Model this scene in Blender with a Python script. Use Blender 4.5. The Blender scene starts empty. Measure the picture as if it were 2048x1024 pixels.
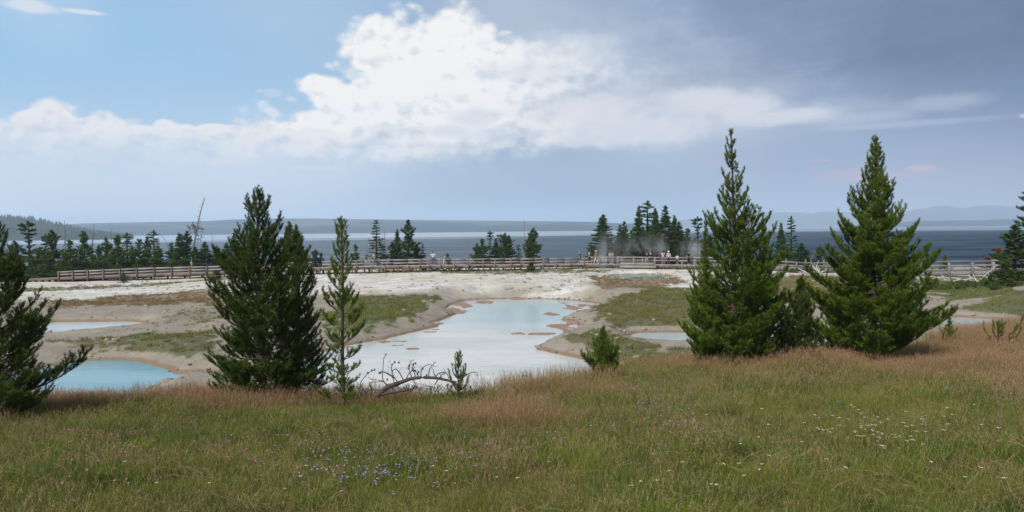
import bpy, bmesh, math, random
import numpy as np
from mathutils import Vector, Matrix
rnd = random.Random(7)
SC = bpy.context.scene
COL = SC.collection
# ------------------------------------------------------------------ camera
F = 1450.0                       # focal length in pixels of the 2048 px wide photograph
EYE = 11.0                       # eye height above the lake
PITCH = math.atan(55.5 / F); ROLL = 0.0105
_r0 = np.array([1.0, 0, 0]); _up0 = np.array([0, math.sin(PITCH), math.cos(PITCH)])
FWD = np.array([0, math.cos(PITCH), -math.sin(PITCH)])
RIGHT = math.cos(ROLL) * _r0 - math.sin(ROLL) * _up0
UP = math.sin(ROLL) * _r0 + math.cos(ROLL) * _up0
cam_d = bpy.data.cameras.new('camera'); cam = bpy.data.objects.new('camera', cam_d); COL.objects.link(cam)
cam_d.lens = F / 2048 * 36.0; cam_d.sensor_width = 36.0; cam_d.clip_start = 0.1; cam_d.clip_end = 60000
cam.matrix_world = Matrix(((RIGHT[0], UP[0], -FWD[0], 0), (RIGHT[1], UP[1], -FWD[1], 0), (RIGHT[2], UP[2], -FWD[2], EYE), (0, 0, 0, 1)))
SC.camera = cam
def ray(px, py):
    return FWD + (px - 1024) / F * RIGHT + (512 - py) / F * UP
def pt(px, py, D):               # point seen at pixel (px,py) at depth D
    d = ray(px, py); return np.array([0, 0, EYE]) + d * (D / d[1])
def gp(px, py, z):               # point seen at pixel on the level z
    d = ray(px, py); return np.array([0, 0, EYE]) + d * ((z - EYE) / d[2])
def proj(P):
    q = P - np.array([0, 0, EYE]); f = np.maximum(q @ FWD, 1e-3)
    return 1024 + F * (q @ RIGHT) / f, 512 - F * (q @ UP) / f
def lin(r, g=None, b=None):
    if g is None: r, g, b = r
    return tuple(((c / 255) / 12.92 if c <= 10 else ((c / 255 + 0.055) / 1.055) ** 2.4) for c in (r, g, b)) + (1.0,)

SC.view_settings.view_transform = 'Standard'; SC.view_settings.look = 'None'
SC.view_settings.exposure = 0.0; SC.view_settings.gamma = 1.0
SC.cycles.max_bounces = 6; SC.cycles.diffuse_bounces = 3; SC.cycles.glossy_bounces = 3
SC.cycles.transmission_bounces = 3; SC.cycles.transparent_max_bounces = 8; SC.cycles.volume_bounces = 2
SC.cycles.caustics_reflective = False; SC.cycles.caustics_refractive = False
SC.cycles.volume_step_rate = 1.0; SC.cycles.volume_max_steps = 64

# ------------------------------------------------------------------ sun
SUN_EL, SUN_AZ = math.radians(47), math.radians(215)          # behind and left of the camera
S = Vector((math.sin(SUN_AZ) * math.cos(SUN_EL), math.cos(SUN_AZ) * math.cos(SUN_EL), math.sin(SUN_EL)))
sd = bpy.data.lights.new('sun', 'SUN'); sun = bpy.data.objects.new('sun', sd); COL.objects.link(sun)
sd.energy = 4.3; sd.angle = math.radians(1.2); sd.color = (1.0, 0.94, 0.86)
sun.rotation_euler = (-S).to_track_quat('-Z', 'Y').to_euler()

# ------------------------------------------------------------------ node helpers
class V:                          # a scalar or vector socket with arithmetic
    def __init__(s, nt, sock): s.nt, s.s = nt, sock
    def _m(s, op, *a, clamp=False):
        n = s.nt.nodes.new('ShaderNodeMath'); n.operation = op; n.use_clamp = clamp
        for i, x in enumerate((s,) + a):
            if isinstance(x, V): s.nt.links.new(x.s, n.inputs[i])
            else: n.inputs[i].default_value = float(x)
        return V(s.nt, n.outputs[0])
    def __add__(s, o): return s._m('ADD', o)
    def __sub__(s, o): return s._m('SUBTRACT', o)
    def __mul__(s, o): return s._m('MULTIPLY', o)
    def __truediv__(s, o): return s._m('DIVIDE', o)
    def max(s, o): return s._m('MAXIMUM', o)
    def min(s, o): return s._m('MINIMUM', o)
    def pow(s, o): return s._m('POWER', o)
    def clamp(s): return s._m('ADD', 0.0, clamp=True)
    def smooth(s, a, b):
        n = s.nt.nodes.new('ShaderNodeMapRange'); n.interpolation_type = 'SMOOTHSTEP'
        s.nt.links.new(s.s, n.inputs[0]); n.inputs[1].default_value = a; n.inputs[2].default_value = b
        return V(s.nt, n.outputs[0])
def vmath(nt, op, a, b=None):
    n = nt.nodes.new('ShaderNodeVectorMath'); n.operation = op
    for i, x in enumerate((a, b)):
        if x is None: continue
        if hasattr(x, 'is_linked'): nt.links.new(x, n.inputs[i])
        elif isinstance(x, (int, float)): n.inputs[i].default_value = (x, x, x)
        else: n.inputs[i].default_value = tuple(x)[:3]
    return n.outputs['Value'] if op in ('LENGTH', 'DOT_PRODUCT', 'DISTANCE') else n.outputs[0]
def vscale(nt, a, f):
    n = nt.nodes.new('ShaderNodeVectorMath'); n.operation = 'SCALE'; nt.links.new(a, n.inputs[0])
    if isinstance(f, V): nt.links.new(f.s, n.inputs['Scale'])
    else: n.inputs['Scale'].default_value = f
    return n.outputs[0]
def noise(nt, vec, scale, detail=4, rough=0.55, dist=0.0, out=0):
    n = nt.nodes.new('ShaderNodeTexNoise'); n.inputs['Scale'].default_value = scale
    n.inputs['Detail'].default_value = detail; n.inputs['Roughness'].default_value = rough
    n.inputs['Distortion'].default_value = dist
    if vec is not None: nt.links.new(vec, n.inputs['Vector'])
    return V(nt, n.outputs[0]) if out == 0 else n.outputs[1]
def mixc(nt, f, a, b, mode='MIX'):
    n = nt.nodes.new('ShaderNodeMix'); n.data_type = 'RGBA'; n.blend_type = mode
    for i, x in ((0, f), (6, a), (7, b)):
        if isinstance(x, V): nt.links.new(x.s, n.inputs[i])
        elif hasattr(x, 'is_linked'): nt.links.new(x, n.inputs[i])
        elif i == 0: n.inputs[0].default_value = x
        else: n.inputs[i].default_value = tuple(x) if len(x) == 4 else tuple(x) + (1.0,)
    return n.outputs[2]
def comb(nt, x, y, z):
    n = nt.nodes.new('ShaderNodeCombineXYZ')
    for i, v in enumerate((x, y, z)):
        if isinstance(v, V): nt.links.new(v.s, n.inputs[i])
        else: n.inputs[i].default_value = v
    return n.outputs[0]
def sep(nt, vec):
    n = nt.nodes.new('ShaderNodeSeparateXYZ'); nt.links.new(vec, n.inputs[0])
    return [V(nt, n.outputs[i]) for i in range(3)]

# ------------------------------------------------------------------ sky
SKY_STRENGTH = 0.1
world = bpy.data.worlds.new('World'); SC.world = world; world.use_nodes = True
nt = world.node_tree; nt.nodes.clear()
def sky_uv(px, py):               # direction -> (azimuth, elevation) in units of 1/F
    d = ray(px, py); return (1024 + F * math.atan2(d[0], d[1]), 456.5 - F * math.asin(d[2] / np.linalg.norm(d)))
tc = nt.nodes.new('ShaderNodeTexCoord')
dx, dy, dz = sep(nt, tc.outputs['Generated'])
az = dx._m('ARCTAN2', dy); el = dz._m('ARCSINE')
UVs = comb(nt, az * F + 1024, el * -F + 456.5, 0.0)
nish = nt.nodes.new('ShaderNodeTexSky'); nish.sky_type = 'NISHITA'; nish.sun_disc = False
nish.sun_elevation = SUN_EL; nish.sun_rotation = SUN_AZ; nish.altitude = 2300; nish.dust_density = 1.5
# broad colour of the air and the high veil, as directions with a colour each
W1 = noise(nt, UVs, 0.004, 3, 0.5, out=1)
warp = vmath(nt, 'MULTIPLY', vmath(nt, 'SUBTRACT', W1, (0.5, 0.5, 0.5)), (120, 50, 0))
UVw = vmath(nt, 'ADD', UVs, warp)
pts_ = [  # px, py, radius, sRGB
 (0, 110, 190, (150,198,236)), (260, 110, 170, (152,197,234)), (90, 30, 70, (198, 218, 238)), (480, 150, 150, (157,200,234)),
 (560, 20, 140, (178, 204, 231)), (300, 230, 120, (176,208,236)), (40, 350, 130, (220, 230, 242)), (300, 370, 150, (214, 227, 241)), (560, 345, 130, (216, 227, 240)),
 (80, 440, 110, (226, 228, 236)), (400, 430, 130, (222, 226, 235)), (720, 390, 110, (192, 211, 230)), (900, 400, 120, (168, 188, 210)),
 (1130, 390, 130, (162, 183, 207)), (1350, 400, 110, (164, 179, 202)), (1320, 330, 110, (164, 186, 210)), (1560, 400, 110, (178, 186, 208)),
 (1800, 390, 110, (180, 186, 206)), (2020, 400, 110, (176, 176, 198)), (1650, 330, 100, (142,166,202)), (2000, 300, 90, (138,160,196)),
 (1640, 250, 70, (178, 194, 216)), (1500, 225, 60, (205, 211, 226)), (1330, 230, 90, (218, 224, 234)), (1850, 250, 80, (150,172,206)),
 (1200, 110, 90, (196, 208, 224)), (1050, 20, 110, (190, 204, 222)), (1280, 40, 110, (154,174,202)), (1500, 90, 120, (138,155,182)),
 (1700, 60, 130, (114,133,163)), (1830, 150, 100, (98,118,150)), (1610, 175, 55, (130,150,184)), (2030, 80, 130, (100,117,143)), (1760, 205, 60, (150,170,200)),
 (2040, 190, 70, (114,138,176)), (500, -300, 380, (150, 180, 215)), (1500, -300, 380, (112, 132, 165))]
acc = None; wsum = None
for (px, py, r, c) in pts_:
    u, v = sky_uv(px, py)
    d = V(nt, vmath(nt, 'LENGTH', vmath(nt, 'MULTIPLY', vmath(nt, 'SUBTRACT', UVw, (u, v, 0)), (1 / (r * 1.15), 1 / (r * 0.8), 0))))
    w = (d * d * -1.0)._m('EXPONENT')
    col = vscale(nt, comb(nt, *[float(q) for q in lin(c)[:3]]), w)
    acc = col if acc is None else vmath(nt, 'ADD', acc, col); wsum = w if wsum is None else wsum + w
base = vmath(nt, 'ADD', acc, tuple(q * 0.012 for q in lin(165, 185, 212)[:3]))
base = vscale(nt, base, V(nt, (wsum + 0.012)._m('DIVIDE', 1.0).s)._m('POWER', -1.0))
# cloud bodies
UN = vmath(nt, 'MULTIPLY', UVs, (0.01, 0.013, 0))
n_big = noise(nt, UN, 0.9, 6, 0.6); n_mid = noise(nt, UN, 2.6, 4, 0.62); n_off = noise(nt, vmath(nt, 'ADD', UN, (-0.10, -0.16, 0)), 0.9, 4, 0.6)
n_str = noise(nt, vmath(nt, 'MULTIPLY', UVs, (0.004, 0.02, 0)), 1.0, 5, 0.6)
vor = nt.nodes.new('ShaderNodeTexVoronoi'); vor.feature = 'SMOOTH_F1'; vor.inputs['Scale'].default_value = 3.2; vor.inputs['Smoothness'].default_value = 0.4
nt.links.new(vmath(nt, 'ADD', UN, vmath(nt, 'MULTIPLY', noise(nt, UN, 3, 3, out=1), (0.25, 0.25, 0))), vor.inputs['Vector'])
bil = V(nt, vor.outputs['Distance'])
mott = (n_big * 0.55 + n_str * 0.3 + n_mid * 0.15 - 0.5) * 1.1; sxx, syy, _q = sep(nt, UVs)
storm = sxx.smooth(950, 1450) * (syy * -1.0).smooth(-330, -150)
base = vscale(nt, base, mott * (storm * 0.75 + 0.12) + (storm * 0.05 + 1.0))
def field(ells):
    f = None
    for (px, py, rx, ry) in ells:
        u, v = sky_uv(px, py); k = abs(math.cos(math.atan((px - 1024) / F)))
        d = V(nt, vmath(nt, 'LENGTH', vmath(nt, 'MULTIPLY', vmath(nt, 'SUBTRACT', UVs, (u, v, 0)), (1 / (rx * k * k), 1 / (ry * k), 0))))
        g = d * -1.0 + 1.0
        f = g if f is None else f._m('SMOOTH_MAX', g, 0.12)
    return f
def edged(f, a, b, amp=0.55, amp2=0.35):
    return (f + (n_big - 0.5) * amp * 1.6 + (bil * -1.0 + 0.35) * amp2 + (n_mid - 0.5) * 0.25).smooth(a, b)
relief = (n_big - n_off) * 3.0 + (bil - 0.3) * 0.5
def put(col, mask, c): return mixc(nt, mask, col, c)
mainf = field([(860, 150, 200, 135), (770, 110, 100, 80), (900, 75, 120, 60), (690, 200, 80, 42), (1000, 190, 260, 120), (655, 172, 60, 26),
               (800, 270, 300, 86), (1150, 215, 340, 95), (640, 236, 90, 22), (1350, 215, 260, 60), (620, 262, 160, 30)])
main_m = edged(mainf, -0.06, 0.34, 0.72, 0.42)
ux, uy, _z = sep(nt, UVs)
low = uy.smooth(215, 330)                                       # the underside is greyer
fadeR = (ux * -1.0).smooth(-1500, -980)
shade = (relief * -1.25 + low * 0.5 + n_mid * 0.7 - 0.36 + (ux.smooth(900, 1300)) * 0.5).clamp()
whitec = mixc(nt, shade, lin(254, 252, 250), lin(186, 199, 217))
soft_bottom = (uy * -1.0 + (n_str - 0.5) * 110 + (n_mid - 0.5) * 60).smooth(-365, -262)
soft_right = ((ux * -1.0) + (n_big - 0.5) * 560 + (uy * 0.5)).smooth(-1330, -880)
soft_top = (uy + (n_big - 0.5) * 90 + (ux * -0.16)).smooth(-165, -90)
sky = put(base, main_m * soft_bottom * soft_right * soft_top * 0.97, whitec)
leftf = field([(110, 262, 100, 66), (60, 310, 120, 76), (200, 285, 150, 70), (330, 300, 160, 60), (440, 262, 60, 16), (20, 330, 90, 60), (560, 285, 190, 36), (420, 300, 180, 34)])
left_m = edged(leftf, -0.04, 0.2, 0.62, 0.42) * ((uy * -1.0 + (n_str - 0.5) * 80 + (n_mid - 0.5) * 60).smooth(-380, -255))
lshade = (relief * -1.5 + uy.smooth(225, 350) * 0.55 + n_mid * 0.6 - 0.36).clamp()
sky = put(sky, left_m * 0.97, mixc(nt, lshade, lin(243, 241, 242), lin(200, 213, 230)))
def soft(ells, a, b, amp): return (field(ells) + (n_str - 0.5) * amp + (n_mid - 0.5) * amp * 0.6 + (n_big - 0.5) * amp * 0.7).smooth(a, b)
sky = put(sky, soft([(1500, 170, 200, 40), (1700, 215, 200, 26), (1380, 130, 150, 50), (1250, 70, 160, 50)], -0.2, 1.0, 1.5) * 0.35, lin(190, 200, 218))
sky = put(sky, soft([(60, 12, 70, 16), (170, 24, 60, 6)], -0.1, 0.5, 0.8) * 0.8, lin(228, 232, 240))
sky = put(sky, soft([(545, 185, 26, 12), (520, 182, 14, 5)], -0.05, 0.5, 0.9) * 0.4, lin(218, 228, 240))
sky = put(sky, soft([(470, 325, 90, 12), (620, 335, 70, 8)], -0.1, 0.6, 0.8) * 0.5, lin(222, 226, 236))
sky = put(sky, soft([(1490, 218, 90, 30), (1560, 235, 130, 22), (1400, 200, 130, 34), (1250, 262, 210, 36), (1180, 220, 160, 40)], -0.2, 0.7, 1.1) * 0.8, lin(228, 229, 236))
sky = put(sky, soft([(1320, 298, 60, 12), (1700, 240, 160, 16), (1900, 205, 120, 22), (1780, 250, 260, 10)], -0.1, 0.7, 0.9) * 0.45, lin(200, 207, 224))
sky = put(sky, soft([(1140, 100, 120, 40), (1060, 140, 130, 30)], -0.2, 0.8, 1.0) * 0.55, lin(226, 230, 238))
sky = put(sky, soft([(955, 235, 70, 26), (1010, 268, 90, 20), (890, 262, 70, 16)], -0.1, 0.8, 1.2) * 0.5, lin(196, 208, 224))
sky = put(sky, soft([(1845, 340, 46, 13), (1800, 352, 50, 7), (1700, 350, 90, 18), (1640, 322, 40, 4)], -0.1, 0.7, 0.9) * 0.55, lin(208, 180, 196))
sky = put(sky, soft([(1840, 336, 34, 8)], -0.1, 0.7, 0.6) * 0.5, lin(226, 196, 202))
sky = put(sky, soft([(2046, 232, 9, 5)], -0.1, 0.5, 0.4) * 0.6, lin(232, 210, 212))
# the finished cloudscape faces the camera's half of the sky; the rest is sky texture under broken cloud
front = (dy + (n_big - 0.5) * 0.4).smooth(-0.35, 0.25)
over = el.smooth(0.42, 0.8)
back_n = noise(nt, tc.outputs['Generated'], 2.3, 4, 0.6).smooth(0.42, 0.62)
nraw = vscale(nt, nish.outputs[0], SKY_STRENGTH)
backc = mixc(nt, back_n * 0.75, nraw, lin(176, 184, 200))
rest = front * (over * -0.65 + 1.0)
final = mixc(nt, rest, backc, sky)
bg = nt.nodes.new('ShaderNodeBackground'); out = nt.nodes.new('ShaderNodeOutputWorld')
nt.links.new(vscale(nt, final, 1.0 / SKY_STRENGTH), bg.inputs[0]); bg.inputs[1].default_value = SKY_STRENGTH
nt.links.new(bg.outputs[0], out.inputs[0])
world.cycles.sampling_method = 'NONE'

# ------------------------------------------------------------------ object helpers
def tag(o, label=None, cat=None, group=None, kind=None):
    if label: o['label'] = label
    if cat: o['category'] = cat
    if group: o['group'] = group
    if kind: o['kind'] = kind
    return o
def link(o, parent=None):
    COL.objects.link(o)
    if parent is not None: o.parent = parent
    return o
def empty(name, loc=(0, 0, 0), rz=0.0):
    o = bpy.data.objects.new(name, None); o.empty_display_size = 0.2; o.location = tuple(float(q) for q in loc); o.rotation_euler = (0, 0, rz)
    return link(o)
class Buf:                        # collects vertices, triangles and quads, then links them as ONE mesh
    def __init__(s): s.v = []; s.t = []; s.q = []; s.n = 0; s.a = []
    def add(s, v, tris=None, quads=None, attr=None):
        v = np.asarray(v, float).reshape(-1, 3)
        if tris is not None and len(tris): s.t.append(np.asarray(tris, int) + s.n)
        if quads is not None and len(quads): s.q.append(np.asarray(quads, int) + s.n)
        s.a.append(np.full(len(v), 0.5) if attr is None else np.broadcast_to(attr, (len(v),)).astype(float))
        s.v.append(v); s.n += len(v)
    def box(s, c, size, R=None, attr=None):
        c = np.asarray(c, float); h = np.asarray(size, float) / 2
        p = np.array([[i, j, k] for i in (-1, 1) for j in (-1, 1) for k in (-1, 1)]) * h
        if R is not None: p = p @ np.asarray(R).T
        s.add(p + c, quads=[[0, 1, 3, 2], [4, 6, 7, 5], [0, 4, 5, 1], [2, 3, 7, 6], [0, 2, 6, 4], [1, 5, 7, 3]], attr=attr)
    def bar(s, p, q, w, h, attr=None, up=(0, 0, 1)):      # a board from p to q, w across, h in height
        p = np.asarray(p, float); q = np.asarray(q, float); d = q - p; L = np.linalg.norm(d); d = d / L
        sx = np.cross(d, up); sx /= np.linalg.norm(sx); uz = np.cross(sx, d)
        s.box((p + q) / 2, (L, w, h), np.stack([d, sx, uz], 1), attr)
    def tube(s, P, r, n=6, attr=None):
        P = np.asarray(P, float); m = len(P); r = np.broadcast_to(r, (m,))
        T = np.gradient(P, axis=0); T /= np.maximum(np.linalg.norm(T, axis=1, keepdims=True), 1e-9)
        ref = np.array([1, 0, 0]) if abs(T[0][0]) < 0.8 else np.array([0, 1, 0])
        A = np.cross(T, ref); A /= np.maximum(np.linalg.norm(A, axis=1, keepdims=True), 1e-9); B = np.cross(T, A)
        th = np.arange(n) / n * 2 * math.pi
        v = P[:, None] + r[:, None, None] * (np.cos(th)[None, :, None] * A[:, None] + np.sin(th)[None, :, None] * B[:, None])
        i = np.arange(m - 1)[:, None] * n; j = np.arange(n)[None]; k = (j + 1) % n
        s.add(v.reshape(-1, 3), quads=np.stack([i + j, i + k, i + n + k, i + n + j], -1).reshape(-1, 4), attr=attr)
    def blob(s, c, rad, n=8, m=6, attr=None, jit=0.0):
        th = np.arange(n) / n * 2 * math.pi; ph = np.linspace(0.0, math.pi, m)
        v = np.stack([np.outer(np.sin(ph), np.cos(th)), np.outer(np.sin(ph), np.sin(th)), np.outer(np.cos(ph), np.ones(n))], -1)
        if jit: v = v * (1 + jit * (np.random.RandomState(int(abs(c[0]) * 100) % 9999).rand(m, n, 1) - 0.5))
        i = np.arange(m - 1)[:, None] * n; j = np.arange(n)[None]; k = (j + 1) % n
        s.add(v.reshape(-1, 3) * np.asarray(rad) + np.asarray(c), quads=np.stack([i + j, i + n + j, i + n + k, i + k], -1).reshape(-1, 4), attr=attr)
    def mesh(s, name, smooth=False):
        me = bpy.data.meshes.new(name)
        v = np.concatenate(s.v) if s.v else np.zeros((0, 3)); t = np.concatenate(s.t) if s.t else np.zeros((0, 3), int)
        q = np.concatenate(s.q) if s.q else np.zeros((0, 4), int)
        me.vertices.add(len(v)); me.vertices.foreach_set('co', v.astype(np.float32).ravel())
        me.loops.add(t.size + q.size); me.loops.foreach_set('vertex_index', np.concatenate([t.ravel(), q.ravel()]).astype(np.int32))
        me.polygons.add(len(t) + len(q))
        me.polygons.foreach_set('loop_start', np.concatenate([np.arange(len(t)) * 3, t.size + np.arange(len(q)) * 4]).astype(np.int32))
        if smooth: me.polygons.foreach_set('use_smooth', np.ones(len(t) + len(q), bool))
        me.update(calc_edges=True)
        at = me.attributes.new('tone', 'FLOAT', 'POINT'); at.data.foreach_set('value', (np.concatenate(s.a) if s.a else np.zeros(0)).astype(np.float32))
        return me
    def build(s, name, m=None, parent=None, smooth=False):
        me = s.mesh(name, smooth); o = bpy.data.objects.new(name, me)
        if m: me.materials.append(m)
        return link(o, parent)
def _hash(ix, iy, seed):
    h = (ix.astype(np.int64) * 374761393 + iy.astype(np.int64) * 668265263 + seed * 1442695041) & 0x7fffffff
    h = ((h ^ (h >> 13)) * 1274126177) & 0x7fffffff
    return ((h ^ (h >> 16)) & 0xffff) / 65535.0
def vnoise(x, y, seed=0):
    x = np.asarray(x, float); y = np.asarray(y, float)
    ix = np.floor(x); iy = np.floor(y); fx = x - ix; fy = y - iy
    fx = fx * fx * (3 - 2 * fx); fy = fy * fy * (3 - 2 * fy)
    a = _hash(ix, iy, seed); b = _hash(ix + 1, iy, seed); c = _hash(ix, iy + 1, seed); d = _hash(ix + 1, iy + 1, seed)
    return (a * (1 - fx) + b * fx) * (1 - fy) + (c * (1 - fx) + d * fx) * fy
def fbm(x, y, seed=0, o=4):
    s = 0; a = 0.5; t = 0
    for k in range(o):
        s = s + a * vnoise(x, y, seed + k * 17); t += a; a *= 0.5; x = x * 2.03 + 11.3; y = y * 2.03 + 5.7
    return s / t                    # 0..1
def sst(x, a, b):
    t = np.clip((x - a) / (b - a), 0, 1); return t * t * (3 - 2 * t)

# ------------------------------------------------------------------ materials
def mat(name):
    m = bpy.data.materials.new(name); m.use_nodes = True; nt = m.node_tree
    return m, nt, nt.nodes['Principled BSDF']
def attr(nt, name, fac=False, typ='GEOMETRY'):
    n = nt.nodes.new('ShaderNodeAttribute'); n.attribute_name = name; n.attribute_type = typ
    return V(nt, n.outputs['Fac']) if fac else n.outputs['Color']
def setc(nt, b, c, rough=0.7, spec=0.3):
    if hasattr(c, 'is_linked'): nt.links.new(c, b.inputs['Base Color'])
    else: b.inputs['Base Color'].default_value = tuple(c) if len(c) == 4 else tuple(c) + (1,)
    if isinstance(rough, V): nt.links.new(rough.s, b.inputs['Roughness'])
    else: b.inputs['Roughness'].default_value = rough
    b.inputs['Specular IOR Level'].default_value = spec
def bump(nt, b, h, strength=0.5, dist=0.05):
    n = nt.nodes.new('ShaderNodeBump'); n.inputs['Strength'].default_value = strength; n.inputs['Distance'].default_value = dist
    nt.links.new(h.s, n.inputs['Height']); nt.links.new(n.outputs[0], b.inputs['Normal']); return n
def pos(nt): return nt.nodes.new('ShaderNodeNewGeometry').outputs['Position']
def objc(nt): return nt.nodes.new('ShaderNodeTexCoord').outputs['Object']
def plain(name, c, rough=0.8, var=0.25, scale=6.0, spec=0.25, bmp=0.0, stretch=(1, 1, 1)):
    m, nt, b = mat(name); v = vmath(nt, 'MULTIPLY', objc(nt), stretch)
    n = noise(nt, v, scale, 5, 0.6); t = attr(nt, 'tone', True)
    k = (n - 0.5) * 2 * var + (t - 0.5) * 0.5 + 1.0
    setc(nt, b, vscale(nt, comb(nt, *c[:3]), k.max(0.05)), rough, spec)
    if bmp: bump(nt, b, n, bmp, 0.01)
    return m


# ------------------------------------------------------------------ the lie of the land
def tab(u, xs, ys): return np.interp(u, xs, ys)
hz = lambda u: 467.2 - 0.0105 * u
CU = [-800, 0, 400, 700, 950, 1080, 1150, 1250, 1350, 1500, 1800, 1880, 1950, 2048, 2400]
CY = [820, 802, 789, 789, 783, 768, 760, 745, 733, 716, 706, 684, 664, 650, 640]
CD = [13, 13.5, 15, 15, 14.5, 15, 15.5, 16.5, 17, 18, 19, 21, 24, 26, 27]
CK = [.5, .5, .5, .5, .5, .5, .34, .18, .17, .24, .25, .28, .3, .3, .3]
BU = [-600, 27, 118, 310, 430, 615, 700, 865, 960, 1100, 1200, 1312, 1450, 1560, 1690, 1850, 2005, 2500]
BY = [566, 559.5, 555, 547.5, 544.5, 536.5, 533.5, 531, 530.5, 529, 528.5, 530, 531, 534, 540, 545, 543, 545]
BD = [99, 97, 95, 93, 92, 90, 89, 88.5, 88.5, 91, 93, 90, 88, 85, 80, 75, 72, 70]
GU = [-600, 27, 118, 310, 430, 700, 865, 1200, 1450, 1700, 1850, 2048]
GZ = [4.2, 4.5, 4.57, 4.85, 5.1, 5.6, 5.78, 5.75, 5.7, 5.6, 5.5, 5.7]
def deck_z(u): return EYE - (tab(u, BU, BY) - hz(u)) / F * tab(u, BU, BD)
ZW = 4.5
def poly(pp, z): return np.array([gp(px, py, z)[:2] for px, py in pp])
POOLS = [
 dict(name='main', z=4.5, p=[(925,602),(960,599.5),(1000,598.5),(1043,597.5),(1100,599),(1156,602),(1195,607),(1207,612),(1196,619),(1172,624),(1123,636),(1130,641),(1146,645),(1168,657),(1130,669.5),(1091,684),(1073,698.5),(1090,704),(1123,710),(1165,719),(1185,735),(1180,780),(1050,850),(900,870),(700,850),(560,800),(500,775),(545,740),(600,722),(650,702),(709,689),(766,680),(820,666),(872,653.5),(866,645),(890,636),(914,628),(891,618),(898,610)]),
 dict(name='near left', z=4.45, p=[(129,728),(158,721.5),(237,721),(301,726),(330,737),(351,748.5),(403,746),(470,744),(470,756),(406,756),(356,761),(316,773.5),(298,780),(250,805),(150,850),(0,870),(-250,850),(-200,790),(-60,760),(40,742)]),
 dict(name='upper left', z=4.75, p=[(66,649),(111,644),(224,643),(277,643),(290,645.5),(287,651),(250,659),(185,667),(132,672),(40,676),(-60,678),(-180,670),(-120,655),(0,651)]),
 dict(name='right', z=4.5, p=[(1258,673),(1275,667),(1320,665),(1400,665),(1480,670),(1600,672),(1700,668),(1745,680),(1700,696),(1600,704),(1460,702),(1380,698),(1300,691),(1265,682)]),
 dict(name='far right', z=4.55, p=[(1780,640),(1880,636),(1920,634.5),(1990,638),(2030,645),(2110,652),(2060,661),(1950,664),(1850,660),(1780,652)]),
 dict(name='steaming', z=5.3, p=[(1208,553.5),(1228,549.5),(1290,548.3),(1335,550),(1350,554),(1345,558.5),(1300,561),(1240,560.5),(1214,557.5)])]
for P in POOLS: P['w'] = poly(P['p'], P['z'])
def psd(x, y, W):                 # signed distance to a closed outline, negative inside
    d = np.full(x.shape, 1e9); ins = np.zeros(x.shape, bool); n = len(W)
    for i in range(n):
        ax, ay = W[i]; bx, by = W[(i + 1) % n]; ex, ey = bx - ax, by - ay; L = ex * ex + ey * ey
        t = np.clip(((x - ax) * ex + (y - ay) * ey) / L, 0, 1)
        d = np.minimum(d, np.hypot(x - ax - t * ex, y - ay - t * ey))
        c = ((ay > y) != (by > y)) & (x < (bx - ax) * (y - ay) / (by - ay + 1e-12) + ax); ins ^= c
    return np.where(ins, -d, d)
MATS = [(905,618,16,9),(925,611,14,5),(960,604,20,2.5),(925,624,12,3),(880,612,8,8),(1130,606,22,2.2),(1165,611,26,4),(1185,614,20,6),(1146,617,18,2.5),(1112,629,16,2.5),(1150,646,14,5),(1128,651,24,5),(1135,657,22,4),(1105,645,16,2),(1035,667,17,2.4),(1075,668,13,1.8),(1095,668,30,2.2),(800,683,16,1.2),(795,691,14,1.2),(822,698,12,1.4),(880,659,22,1.2),(872,650,12,4),(770,684,10,2),(1195,620,16,6),(1040,599,14,1.5), (870,664,26,1.0), (1120,702,16,1.5),(700,694,16,2),(560,770,60,14)]
MW = []
for (px, py, rx, ry) in MATS:
    c = gp(px, py, 4.5); MW.append((c[0], c[1], rx / F * c[1] * 1.25, ry * c[1] ** 2 / (6.5 * F) * 1.4))
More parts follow.
